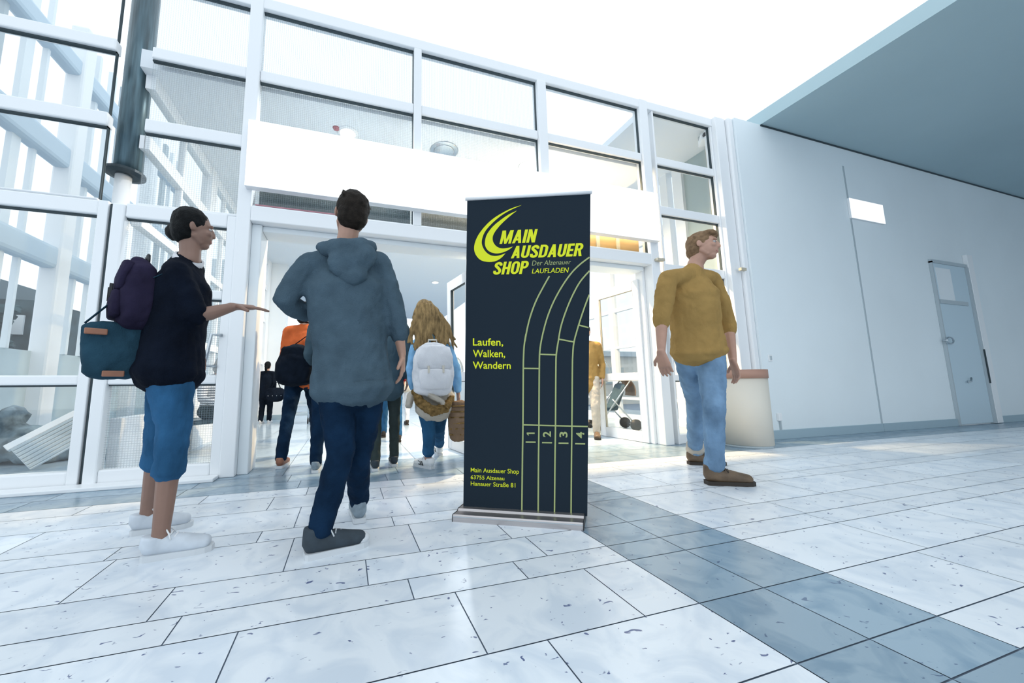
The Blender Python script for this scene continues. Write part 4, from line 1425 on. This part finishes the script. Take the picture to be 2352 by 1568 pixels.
# ---------------------------------------------------------------- woman with the bun
J = joints(2.1, (.95, .35, -.05), (.85, .5, 0), head=(447, 526, 2.08), neck=(436, 590, 2.08), shR=(404, 628, 1.97), shL=(440, 618, 2.26), elR=(452, 727, 1.96), wrR=(538, 704, 2.03), elL=(440, 730, 2.36), wrL=(452, 800, 2.4),
           hipR=(388, 835, 2.0), hipL=(398, 835, 2.14), knR=(400, 975, 2.03), anR=(362, 1232, 2.0), knL=(372, 970, 2.25), anL=(338, 1192, 2.28))
J['anR'] = ankle(floor_at(324, 1288), (1, .16)); J['anL'] = ankle(floor_at(300, 1228), (1, .2))
t, tp, pn, (rt, f, u, ms, mh, up, sd, fc) = person('woman with a dark bun, black top and rolled blue jeans reaching one arm forward', J, .97, 'black_top', F['navy_cloth'], 'jeans', F['denim'], 'bun', HAIR['black'], M['skin_dark'],
    sleeve=.53, cuff=.47, loose=1.10, hemt=-.10, thigh=1.08, eyes=True, bun=at(401, 533, 2.1), hs=.90,
    handR={'d': V((1, .12, .02)), 'n': V((0, .2, -1)), 'thumb': -1, 'curl': .25})
bm = bmesh.new()
tube(bm, [(ms.lerp(J['neck'], .5) , .07, .068), (ms.lerp(J['neck'], .95), .068, .066)], side=sd, n=18, cap=False)
link('collar', bm, F['white_cloth'], tp, True)['label'] = 'pale scarf collar'
shoe('shoe', floor_at(324, 1288), (1, .16), SH['pale'], SH['rubber'], t, .98, 0, .275, False, None, SH['white'])['label'] = 'pale grey trainer'
shoe('shoe', floor_at(300, 1228), (1, .2), SH['pale'], SH['rubber'], t, .98, 0, .27, False, None, SH['white'])['label'] = 'pale grey trainer of the rear foot'

# her rucksack and shoulder bag
def rucksack(name, label, c, sd, bk, up, hw, hd, hh, m, strap_m, flap_m=None, pocket=True, shoulders=None):
    t = thing(name, label, 'backpack', c - up * hh)
    bm = bmesh.new()
    tube(bm, [(c - up * hh * .95, hw * .88, hd * .88), (c - up * hh * .5, hw, hd), (c + up * hh * .3, hw * .98, hd * .96), (c + up * hh * .75, hw * .82, hd * .82), (c + up * hh * .95, hw * .55, hd * .6)], side=sd, n=28, sq=3.2)
    skin('bag_body', bm, m, t, .009, 4, .02, .07)
    if pocket:
        bm = bmesh.new(); q = c - up * hh * .42 + bk * hd * .95; tube(bm, [(q - up * hh * .36, hw * .70, hd * .30), (q, hw * .78, hd * .36), (q + up * hh * .34, hw * .74, hd * .28)], side=sd, n=24, sq=3)
        link('front_pocket', bm, m, t, True)
    bm = bmesh.new(); tube(bm, [(c + up * hh * .02 + bk * hd * .86, hw * .80, hd * .24), (c + up * hh * .45 + bk * hd * .80, hw * .88, hd * .28), (c + up * hh * .85 + bk * hd * .55, hw * .75, hd * .34)], side=sd, n=22, sq=3)
    link('flap', bm, flap_m or m, t, True)
    bm = bmesh.new(); q = c + up * hh * 1.0 - bk * hd * .3
    rod(bm, [q - sd * .04, q - sd * .035 + up * .04, q + sd * .035 + up * .04, q + sd * .04], .008)
    link('carry_loop', bm, strap_m, t, True)
    for k in (-1, 1):
        bm = bmesh.new()
        a = c + sd * (k * hw * .55) + up * hh * .9 - bk * hd * .9
        tube(bm, [(a, .02, .006), (a - bk * .10 + up * .02, .02, .006), (a - bk * .20 - up * .08, .02, .006), (a - bk * .17 - up * .25, .016, .006), (c + sd * (k * hw * .8) - up * hh * .8 - bk * hd * .7, .012, .005)], side=sd, n=8, cap=False)
        link('shoulder_strap', bm, strap_m, t, True)
    for k in (-1, 1):
        bm = bmesh.new(); obox(bm, c - up * hh * .05 + bk * hd * 1.22 + sd * k * hw * .35, sd, bk, up, .008, .004, .03, .002)
        link('buckle', bm, strap_m, t)
    return t


bk = -fc
sd0 = V((-fc.y, fc.x, 0)).normalized()
cR = at(316, 676, 2.03)
rucksack('backpack', 'dark purple rucksack on the back of the woman with the bun', cR, sd0, bk, ZA, .140, .078, .150, F['purple'], M['black'])
cB = at(268, 808, 1.98)
t = thing('shoulder_bag', 'blue-grey denim shoulder bag with brown leather tags at the woman\'s hip', 'bag', cB - ZA * .14)
bm = bmesh.new(); tube(bm, [(cB - ZA * .095, .105, .05), (cB, .115, .06), (cB + ZA * .105, .12, .045)], side=fc, n=24, sq=3.2)
skin('bag_body', bm, F['tote'], t, .009, 4, .02, .08)
for q, z in ((-1, .08), (1, -.10)):
    bm = bmesh.new(); obox(bm, cB - sd0 * .058 - fc * (.075 * (1 if q < 0 else .1)) + ZA * z, fc, sd0, ZA, .036, .010, .013, .004)
    link('leather_tag', bm, SH['tan_leather'], t)
bm = bmesh.new(); tube(bm, [(cB + ZA * .12 - fc * .11, .018, .004), (cB + ZA * .30 + fc * .02, .018, .004), (at(402, 622, 1.93) + ZA * .01, .018, .004)], n=8, cap=False)
link('strap', bm, F['tote'], t, True)

# ---------------------------------------------------------------- man on the right
J = joints(2.1, (.42, -.92, -.06), (-.25, -.97, 0), head=(1616, 566, 2.06), neck=(1597, 612, 2.1), shR=(1533, 640, 2.08), shL=(1634, 640, 2.14), elR=(1519, 730, 2.08), wrR=(1519, 812, 2.02), elL=(1672, 745, 2.16), wrL=(1684, 832, 2.08),
           hipR=(1578, 800, 2.16), hipL=(1630, 800, 2.12), knR=(1598, 925, 2.40), anR=(1597, 1046, 2.62), knL=(1640, 935, 2.0), anL=(1640, 1086, 1.96))
J['anL'] = ankle(floor_at(1622, 1112), (1, -.42), 0, 1.1); J['anR'] = ankle(floor_at(1581, 1066), (1, -.45), 0, 1.1)
t, tp, pn, (rt, f, u, ms, mh, up, sd, fc) = person('man in an ochre pullover and light blue jeans striding past the litter bin', J, 1.06, 'pullover', F['ochre'], 'jeans', F['denim_pale'], 'short', HAIR['fair'],
    sleeve=.62, cuff=.985, loose=1.16, hemt=-.03, thigh=1.0, eyes=True, handR={'d': V((.1, -.1, -1)), 'n': V((.8, .3, 0)), 'curl': .6}, handL={'d': V((.15, -.1, -1)), 'n': V((-.8, .3, 0)), 'curl': .6})
shoe('shoe', floor_at(1622, 1112), (1, -.42), SH['leather'], SH['leather_sole'], t, 1.12, 0, .30, True, None, SH['leather_sole'])['label'] = 'brown leather lace-up shoe in front'
shoe('shoe', floor_at(1581, 1066), (1, -.45), SH['leather'], SH['leather_sole'], t, 1.08, 0, .30, False, None, SH['leather_sole'])['label'] = 'brown leather shoe of the rear foot'
bm = bmesh.new()
tube(bm, [(J['knR'].lerp(J['anR'], .86), .072, .072), (J['anR'] + V((0, 0, .02)), .074, .074)], n=18, cap=False)
link('turn_up', bm, F['beige'], pn, True)['label'] = 'beige turned-up trouser hem'

# ---------------------------------------------------------------- girl with long hair
J = joints(3.25, (-.1, 1, 0), (-.05, 1, 0), head=(974, 716), neck=(982, 762), shL=(957, 792), shR=(1022, 792), elL=(944, 846, 3.22), wrL=(950, 895, 3.32), elR=(1047, 848, 3.25), wrR=(1052, 902, 3.28),
           hipL=(978, 915), hipR=(1012, 915), knL=(985, 990, 3.28), anL=(993, 1056, 3.27), knR=(1008, 982, 3.42), anR=(1010, 1030, 3.75))
J['anL'] = ankle(floor_at(994, 1077), (-.42, .7), 0, .95); J['anR'] = ankle(floor_at(1011, 1046), (.1, 1), 0, .95)
t, tp, pn, (rt, f, u, ms, mh, up, sd, fc) = person('girl with long wavy blond hair, pale blue jacket and white trainers walking away', J, .92, 'jacket', F['sky_cloth'], 'jeans', F['denim'], 'long', HAIR['blond'],
    sleeve=.95, cuff=.88, loose=1.05, hemt=.0, thigh=.98)
shoe('shoe', floor_at(994, 1077), (-.42, .7), SH['white'], SH['rubber'], t, .92, 0, .27, False, None, SH['rubber'], M['black'])['label'] = 'white trainer with black stripes'
shoe('shoe', floor_at(1011, 1046), (.1, 1), SH['white'], SH['rubber'], t, .92, 0, .27, False, None, None, M['black'])
girl_ms, girl_mh, girl_up = ms, mh, up
c = at(995, 846, 3.06)
bp = rucksack('backpack', 'white rucksack with flap and front pocket on the back of the long-haired girl', c, sd, -fc, ZA, .185, .072, .215, F['white_cloth'], M['cream'])
# fur-trimmed jacket tied round her waist
t = thing('fur_jacket', 'beige jacket with brown fur trim tied round the girl\'s waist below the rucksack', 'jacket', at(993, 950, 3.1))
bm = bmesh.new()
tube(bm, [(at(1000, 905, 3.20), .19, .13), (at(998, 945, 3.20), .175, .13)], side=sd, n=20)
tube(bm, [(at(985, 905, 3.06), .09, .03), (at(1015, 925, 3.04), .05, .03), (at(1022, 940, 3.03), .03, .03)], n=12)
skin('jacket_body', bm, F['beige'], t, .01, 4, .03, .06)
bm = bmesh.new()
tube(bm, [(at(952, 898, 3.10), .028, .03), (at(966, 925, 3.03), .045, .04), (at(994, 944, 3.0), .05, .045), (at(1022, 938, 3.02), .04, .04), (at(1038, 912, 3.1), .025, .025)], n=12)
fz = skin('fur_trim', bm, F['fur'], t, .007, 2, .03, .02)
bm = bmesh.new()
tube(bm, [(at(946, 905, 3.2), .05, .04), (at(938, 932, 3.18), .04, .03)], n=10)
skin('sleeve', bm, F['beige'], t, .009, 4, .02, .05)
# woven bag at her right hand
cw = at(1053, 964, 3.14)
t = thing('woven_bag', 'brown striped woven bag hanging from the girl\'s right hand', 'bag', cw - ZA * .2)
bm = bmesh.new(); tube(bm, [(cw - ZA * .16, .085, .05), (cw + ZA * .0, .10, .06), (cw + ZA * .15, .085, .04)], side=XA, n=18)
skin('bag_body', bm, F['brown_cloth'], t, .009, 4, .02, .06)
bm = bmesh.new()
for k in range(6):
    z = -.13 + k * .05
    tube(bm, [(cw + ZA * z, .098 - abs(z) * .06, .06 - abs(z) * .05), (cw + ZA * (z + .012), .098 - abs(z) * .06, .06 - abs(z) * .05)], side=XA, n=20, cap=False)
link('stripes', bm, F['fur'], t, True)
bm = bmesh.new(); q = J['wrR'] - ZA * .10
rod(bm, [cw + ZA * .14 - XA * .06, q - XA * .012, q + XA * .012, cw + ZA * .14 + XA * .06], .007)
link('handle', bm, F['brown_cloth'], t, True)


# ---------------------------------------------------------------- the group in the lobby
def walker(label, x, Y, hgt, face=(0, 1), step=.35, lead='L', **kw):
    """a figure on the floor at (x, Y) walking along face"""
    s = hgt / 1.75
    f2 = V((face[0], face[1], 0)).normalized(); r2 = V((f2.y, -f2.x, 0))
    o = V((x, Y, 0))
    st = step * s
    k = 1 if lead == 'L' else -1
    J = {'look': kw.pop('look', f2), 'face': f2}
    J['head'] = o + ZA * (1.635 * s) + f2 * .03 * s; J['neck'] = o + ZA * (1.49 * s)
    J['shL'] = o - r2 * .175 * s + ZA * 1.41 * s; J['shR'] = o + r2 * .175 * s + ZA * 1.41 * s
    J['elL'] = o - r2 * .23 * s + ZA * 1.12 * s - f2 * .06 * k * s; J['elR'] = o + r2 * .23 * s + ZA * 1.12 * s + f2 * .06 * k * s
    J['wrL'] = o - r2 * .22 * s + ZA * .90 * s + f2 * (.10 - .10 * k) * s; J['wrR'] = o + r2 * .22 * s + ZA * .90 * s + f2 * (.10 + .10 * k) * s
    J['hipL'] = o - r2 * .085 * s + ZA * .90 * s; J['hipR'] = o + r2 * .085 * s + ZA * .90 * s
    J['knL'] = o - r2 * .095 * s + ZA * .49 * s + f2 * (st * .30 * k + .05) * s; J['knR'] = o + r2 * .095 * s + ZA * .49 * s + f2 * (-st * .30 * k + .05) * s
    J['anL'] = o - r2 * .095 * s + ZA * .085 * s + f2 * st * k * .5; J['anR'] = o + r2 * .095 * s + ZA * .085 * s - f2 * st * k * .5
    for q in list(kw):
        if q.startswith('J_'):
            J[q[2:]] = kw.pop(q)
    sh_ = kw.pop('shoes'); so = kw.pop('soles', SH['rubber']); lac = kw.pop('laces', None)
    out = person(label, J, s, **kw)
    for a in 'LR':
        b = J['an' + a] - f2 * .05 * s
        shoe('shoe', V((b.x, b.y, max(0.001, b.z - .085 * s))), f2, sh_, so, out[0], s, 0, .27, False, None, lac, None, .009)
    return out, J


wk = dict(vox=1.5)
# woman in orange with a dark bag
o_, J = walker('woman in an orange jacket and dark jeans walking away beside the hooded man', -.44, 4.1, 1.66, (.12, 1), .72, 'R', top='jacket', top_m=F['orange'], pants='jeans', pants_m=F['denim_dark'], hair='bob', hair_m=HAIR['brown'],
           shoes=SH['tan_leather'], soles=SH['rubber'], sleeve=.98, hemt=-.08, **wk)
c = at(680, 835, 3.83)
t = thing('shoulder_bag', 'large black shoulder bag on the woman in the orange jacket', 'bag', c - ZA * .2)
bm = bmesh.new(); tube(bm, [(c - ZA * .17, .17, .08), (c, .19, .09), (c + ZA * .15, .13, .06)], side=V((1, .2, 0)), n=18)
skin('bag_body', bm, F['black_cloth'], t, .012, 4, .03, .08)
bm = bmesh.new(); tube(bm, [(c + ZA * .14 - XA * .08, .014, .005), (J['shR'] - YA * .08 + ZA * .05, .014, .005), (c + ZA * .14 + XA * .1, .014, .005)], n=8, cap=False)
link('strap', bm, F['black_cloth'], t, True)
# two people hidden behind the hooded man
walker('person in blue jeans and grey trainers just ahead of the hooded man', -.15, 3.72, 1.66, (0, 1), .5, 'R', top='jacket', top_m=F['grey_blue'], pants='jeans', pants_m=F['denim_dark'], hair='short', hair_m=HAIR['brown'], shoes=SH['grey'], laces=SH['rubber'], **wk)
walker('person in black leggings and dark grey trainers ahead of the hooded man', .36, 3.44, 1.62, (.05, 1), .15, 'R', top='jacket', top_m=F['grey_blue'], pants='leggings', pants_m=F['olive'], hair='bob', hair_m=HAIR['brown'], shoes=SH['canvas'], soles=SH['rubber'], laces=SH['rubber'], thigh=.85, **wk)
walker('person in a red jacket and jeans farther into the lobby', .62, 5.2, 1.62, (.05, 1), .55, 'L', top='jacket', top_m=F['redc'], pants='jeans', pants_m=F['denim'], hair='bob', hair_m=HAIR['brown'], shoes=SH['leather_sole'], soles=SH['leather_sole'], thigh=.95, **wk)
walker('person in white trousers and dark ankle boots deep in the lobby', 1.04, 6.8, 1.66, (.05, 1), .4, 'R', top='coat', top_m=F['beige'], pants='trousers', pants_m=F['white_cloth'], hair='bob', hair_m=HAIR['brown'], shoes=SH['leather_sole'], soles=SH['leather_sole'], thigh=.85, **wk)
walker('person in bright blue jeans and white trainers farther back in the lobby', .43, 7.0, 1.66, (0, 1), .4, 'L', top='jacket', top_m=F['olive'], pants='jeans', pants_m=F['denim'], hair='short', hair_m=HAIR['brown'], shoes=SH['white'], thigh=.9, **wk)
# small figure by the pier
o_, J = walker('small dark-haired person in black standing by the lobby pier wall', -1.60, 8.35, 1.28, (.15, 1), .1, 'R', top='jacket', top_m=F['black_cloth'], pants='trousers', pants_m=F['black_cloth'], hair='pony', hair_m=HAIR['black'], shoes=SH['white'], thigh=1.15, loose=1.1, **wk)
c = V((-1.40, 8.2, .60))
t = thing('handbag', 'dark handbag with studs on the arm of the small figure in black', 'bag', c - ZA * .14)
bm = bmesh.new(); rod(bm, [c + V((-.1, 0, .1)), c + V((-.02, .02, .24)), c + V((.04, .02, .24)), c + V((.1, 0, .1))], .01)
link('handle', bm, F['black_cloth'], t, True)
bm = bmesh.new(); tube(bm, [(c - ZA * .12, .15, .06), (c, .19, .07), (c + ZA * .10, .17, .06)], side=XA, n=16)
skin('bag_body', bm, F['black_cloth'], t, .014, 3)
for k in range(4):
    bm = bmesh.new(); ell(bm, c + V((-.12 + k * .08, -.075, -.03)), XA, YA, ZA, .008, .006, .008, 8, 6)
    link('stud', bm, M['chrome'], t, True)
# ochre jacket behind the banner, and a pushchair
walker('person in an ochre coat half hidden behind the banner', 3.36, 4.45, 1.62, (-.6, -.8), .2, 'L', top='coat', top_m=F['ochre'], pants='trousers', pants_m=F['beige'], hair='short', hair_m=HAIR['brown'], shoes=SH['leather'], soles=SH['leather_sole'], **wk)
pc = V((4.25, 5.05, 0))
t = thing('pushchair', 'pushchair with a brown hood seen through the open right door leaf', 'pushchair', pc)
px_, py_ = V((.9, -.3, 0)).normalized(), V((.3, .9, 0)).normalized()
bm = bmesh.new()
for k in (-1, 1):
    o = pc + py_ * (.2 * k)
    rod(bm, [o + px_ * -.30 + ZA * .07, o + px_ * .12 + ZA * .62, o + px_ * .34 + ZA * .92], .012)
    rod(bm, [o + px_ * .30 + ZA * .09, o + px_ * -.05 + ZA * .50], .012)
rod(bm, [pc + py_ * -.2 + px_ * .34 + ZA * .92, pc + py_ * .2 + px_ * .34 + ZA * .92], .015)
rod(bm, [pc + py_ * -.2 + px_ * -.30 + ZA * .07, pc + py_ * .2 + px_ * -.30 + ZA * .07], .01)
rod(bm, [pc + py_ * -.2 + px_ * .30 + ZA * .09, pc + py_ * .2 + px_ * .30 + ZA * .09], .01)
link('chassis', bm, M['chrome'], t, True)
bm = bmesh.new()
tube(bm, [(pc + px_ * -.28 + ZA * .36, .17, .06), (pc + px_ * .02 + ZA * .36, .19, .07), (pc + px_ * .17 + ZA * .72, .18, .06)], side=py_, n=16)
skin('seat', bm, F['grey_blue'], t, .014, 4)
bm = bmesh.new()
hcn = pc + px_ * .08 + ZA * .62
for i in range(13):
    a = -.15 + 2.0 * i / 12
    for j in range(2):
        pass
rings = []
for i in range(12):
    a = -.25 + 2.1 * i / 11
    d = px_ * math.cos(a) * 1 + ZA * math.sin(a)
    rings.append([bm.verts.new(hcn + d * (.30 * (1 - .12 * abs(q / 4 - 1) ** 2)) + py_ * (.19 * (q / 4 - 1))) for q in range(9)])
for r0, r1 in zip(rings, rings[1:]):
    for q in range(8):
        bm.faces.new((r0[q], r0[q + 1], r1[q + 1], r1[q]))
hd_ = link('hood', bm, F['brown_cloth'], t, True)
hd_.modifiers.new('cloth', 'SOLIDIFY').thickness = .012
for qx, qy, r in ((-.30, -.2, .07), (-.30, .2, .07), (.30, -.2, .09), (.30, .2, .09)):
    o = pc + px_ * qx + py_ * qy
    bm = bmesh.new()
    tube(bm, [(o + ZA * r - py_ * .015, r, r), (o + ZA * r + py_ * .015, r, r)], side=px_, n=20, cap=False)
    link('wheel', bm, M['black'], t, True)
# trolley
tc_ = V((-1.02, 8.15, 0))
t = thing('trolley', 'grey service trolley with three shelves by the lobby pier', 'trolley', tc_)
for z, mm in ((.64, 'door_blue'), (.40, 'frame_grey'), (.17, 'frame_grey')):
    link('shelf', B(tc_.x - .16, tc_.x + .3, tc_.y - .2, tc_.y + .2, z, z + .05, bevel=.006), M[mm], t)
for qx in (-.15, .29):
    for qy in (-.19, .19):
        bm = bmesh.new(); rod(bm, [tc_ + V((qx, qy, .10)), tc_ + V((qx, qy, .72))], .012)
        link('upright', bm, M['chrome'], t, True)
        bm = bmesh.new(); tube(bm, [(tc_ + V((qx - .012, qy, .055)), .055, .055), (tc_ + V((qx + .012, qy, .055)), .055, .055)], n=16, cap=False)
        link('castor', bm, M['black'], t, True)

# ---------------------------------------------------------------- seated reader behind the left door leaf
st_m = bpy.data.materials.new('striped_jersey')
st_m.use_nodes = True
nt = st_m.node_tree
b = nt.nodes['Principled BSDF']; b.inputs['Roughness'].default_value = .85
tcn = nt.nodes.new('ShaderNodeTexCoord'); wv = nt.nodes.new('ShaderNodeTexWave'); wv.bands_direction = 'Z'
wv.inputs['Scale'].default_value = 11; wv.inputs['Distortion'].default_value = .6
rp = nt.nodes.new('ShaderNodeValToRGB'); rp.color_ramp.interpolation = 'CONSTANT'
rp.color_ramp.elements[0].color = (.03, .04, .06, 1); rp.color_ramp.elements[1].color = (.72, .75, .8, 1); rp.color_ramp.elements[1].position = .5
nt.links.new(tcn.outputs['Object'], wv.inputs[0]); nt.links.new(wv.outputs['Fac'], rp.inputs[0]); nt.links.new(rp.outputs[0], b.inputs['Base Color'])
o = V((-1.52, 5.0, 0)); fx = V((.75, -.65, 0)).normalized(); rx = V((fx.y, -fx.x, 0))
J = {'look': (fx - ZA * .5), 'face': fx, 'head': o + ZA * 1.02 + fx * .14, 'neck': o + ZA * .90 + fx * .06,
     'shL': o - rx * .17 + ZA * .84 + fx * .03, 'shR': o + rx * .17 + ZA * .84 + fx * .03, 'elL': o - rx * .21 + ZA * .62 + fx * .12, 'elR': o + rx * .21 + ZA * .62 + fx * .12,
     'wrL': o - rx * .12 + ZA * .56 + fx * .34, 'wrR': o + rx * .12 + ZA * .56 + fx * .34, 'hipL': o - rx * .09 + ZA * .47, 'hipR': o + rx * .09 + ZA * .47,
     'knL': o - rx * .12 + ZA * .49 + fx * .40, 'knR': o + rx * .12 + ZA * .49 + fx * .40, 'anL': o - rx * .12 + ZA * .085 + fx * .36, 'anR': o + rx * .12 + ZA * .085 + fx * .44}
t, *_ = person('grey-haired person in a striped jersey sitting and reading behind the left door leaf', J, .93, 'jersey', st_m, 'trousers', F['olive'], 'bob', HAIR['grey'], sleeve=.95, vox=1.3, hemt=-.05)
for a in 'LR':
    q = J['an' + a] - fx * .05
    shoe('shoe', V((q.x, q.y, .001)), fx, SH['canvas'], SH['rubber'], t, .95, 0, .27, vox=.009)
bc = o + ZA * .60 + fx * .46
t = thing('book', 'pink book held by the seated person in the striped jersey', 'book', bc)
for k in (-1, 1):
    bm = bmesh.new()
    obox(bm, bc + rx * (.055 * k), (rx * .96 + ZA * .25 * k).normalized(), fx, ZA, .055, .08, .007, .002)
    link('cover', bm, SH['pink'], t)
    bm = bmesh.new()
    obox(bm, bc + rx * (.054 * k) + ZA * .010, (rx * .96 + ZA * .25 * k).normalized(), fx, ZA, .05, .075, .004)
    link('page_block', bm, M['white'], t)
t = thing('bench', 'dark bench under the seated person in the striped jersey', 'bench', o - fx * .08)
bm = bmesh.new(); obox(bm, o - fx * .06 + ZA * .36, fx, rx, ZA, .19, .5, .02, .006)
link('seat', bm, M['steel_dark'], t)
for k in (-1, 1):
    bm = bmesh.new(); obox(bm, o - fx * .06 + rx * .44 * k + ZA * .17, fx, rx, ZA, .16, .02, .169, .004)
    link('leg', bm, M['steel_dark'], t)
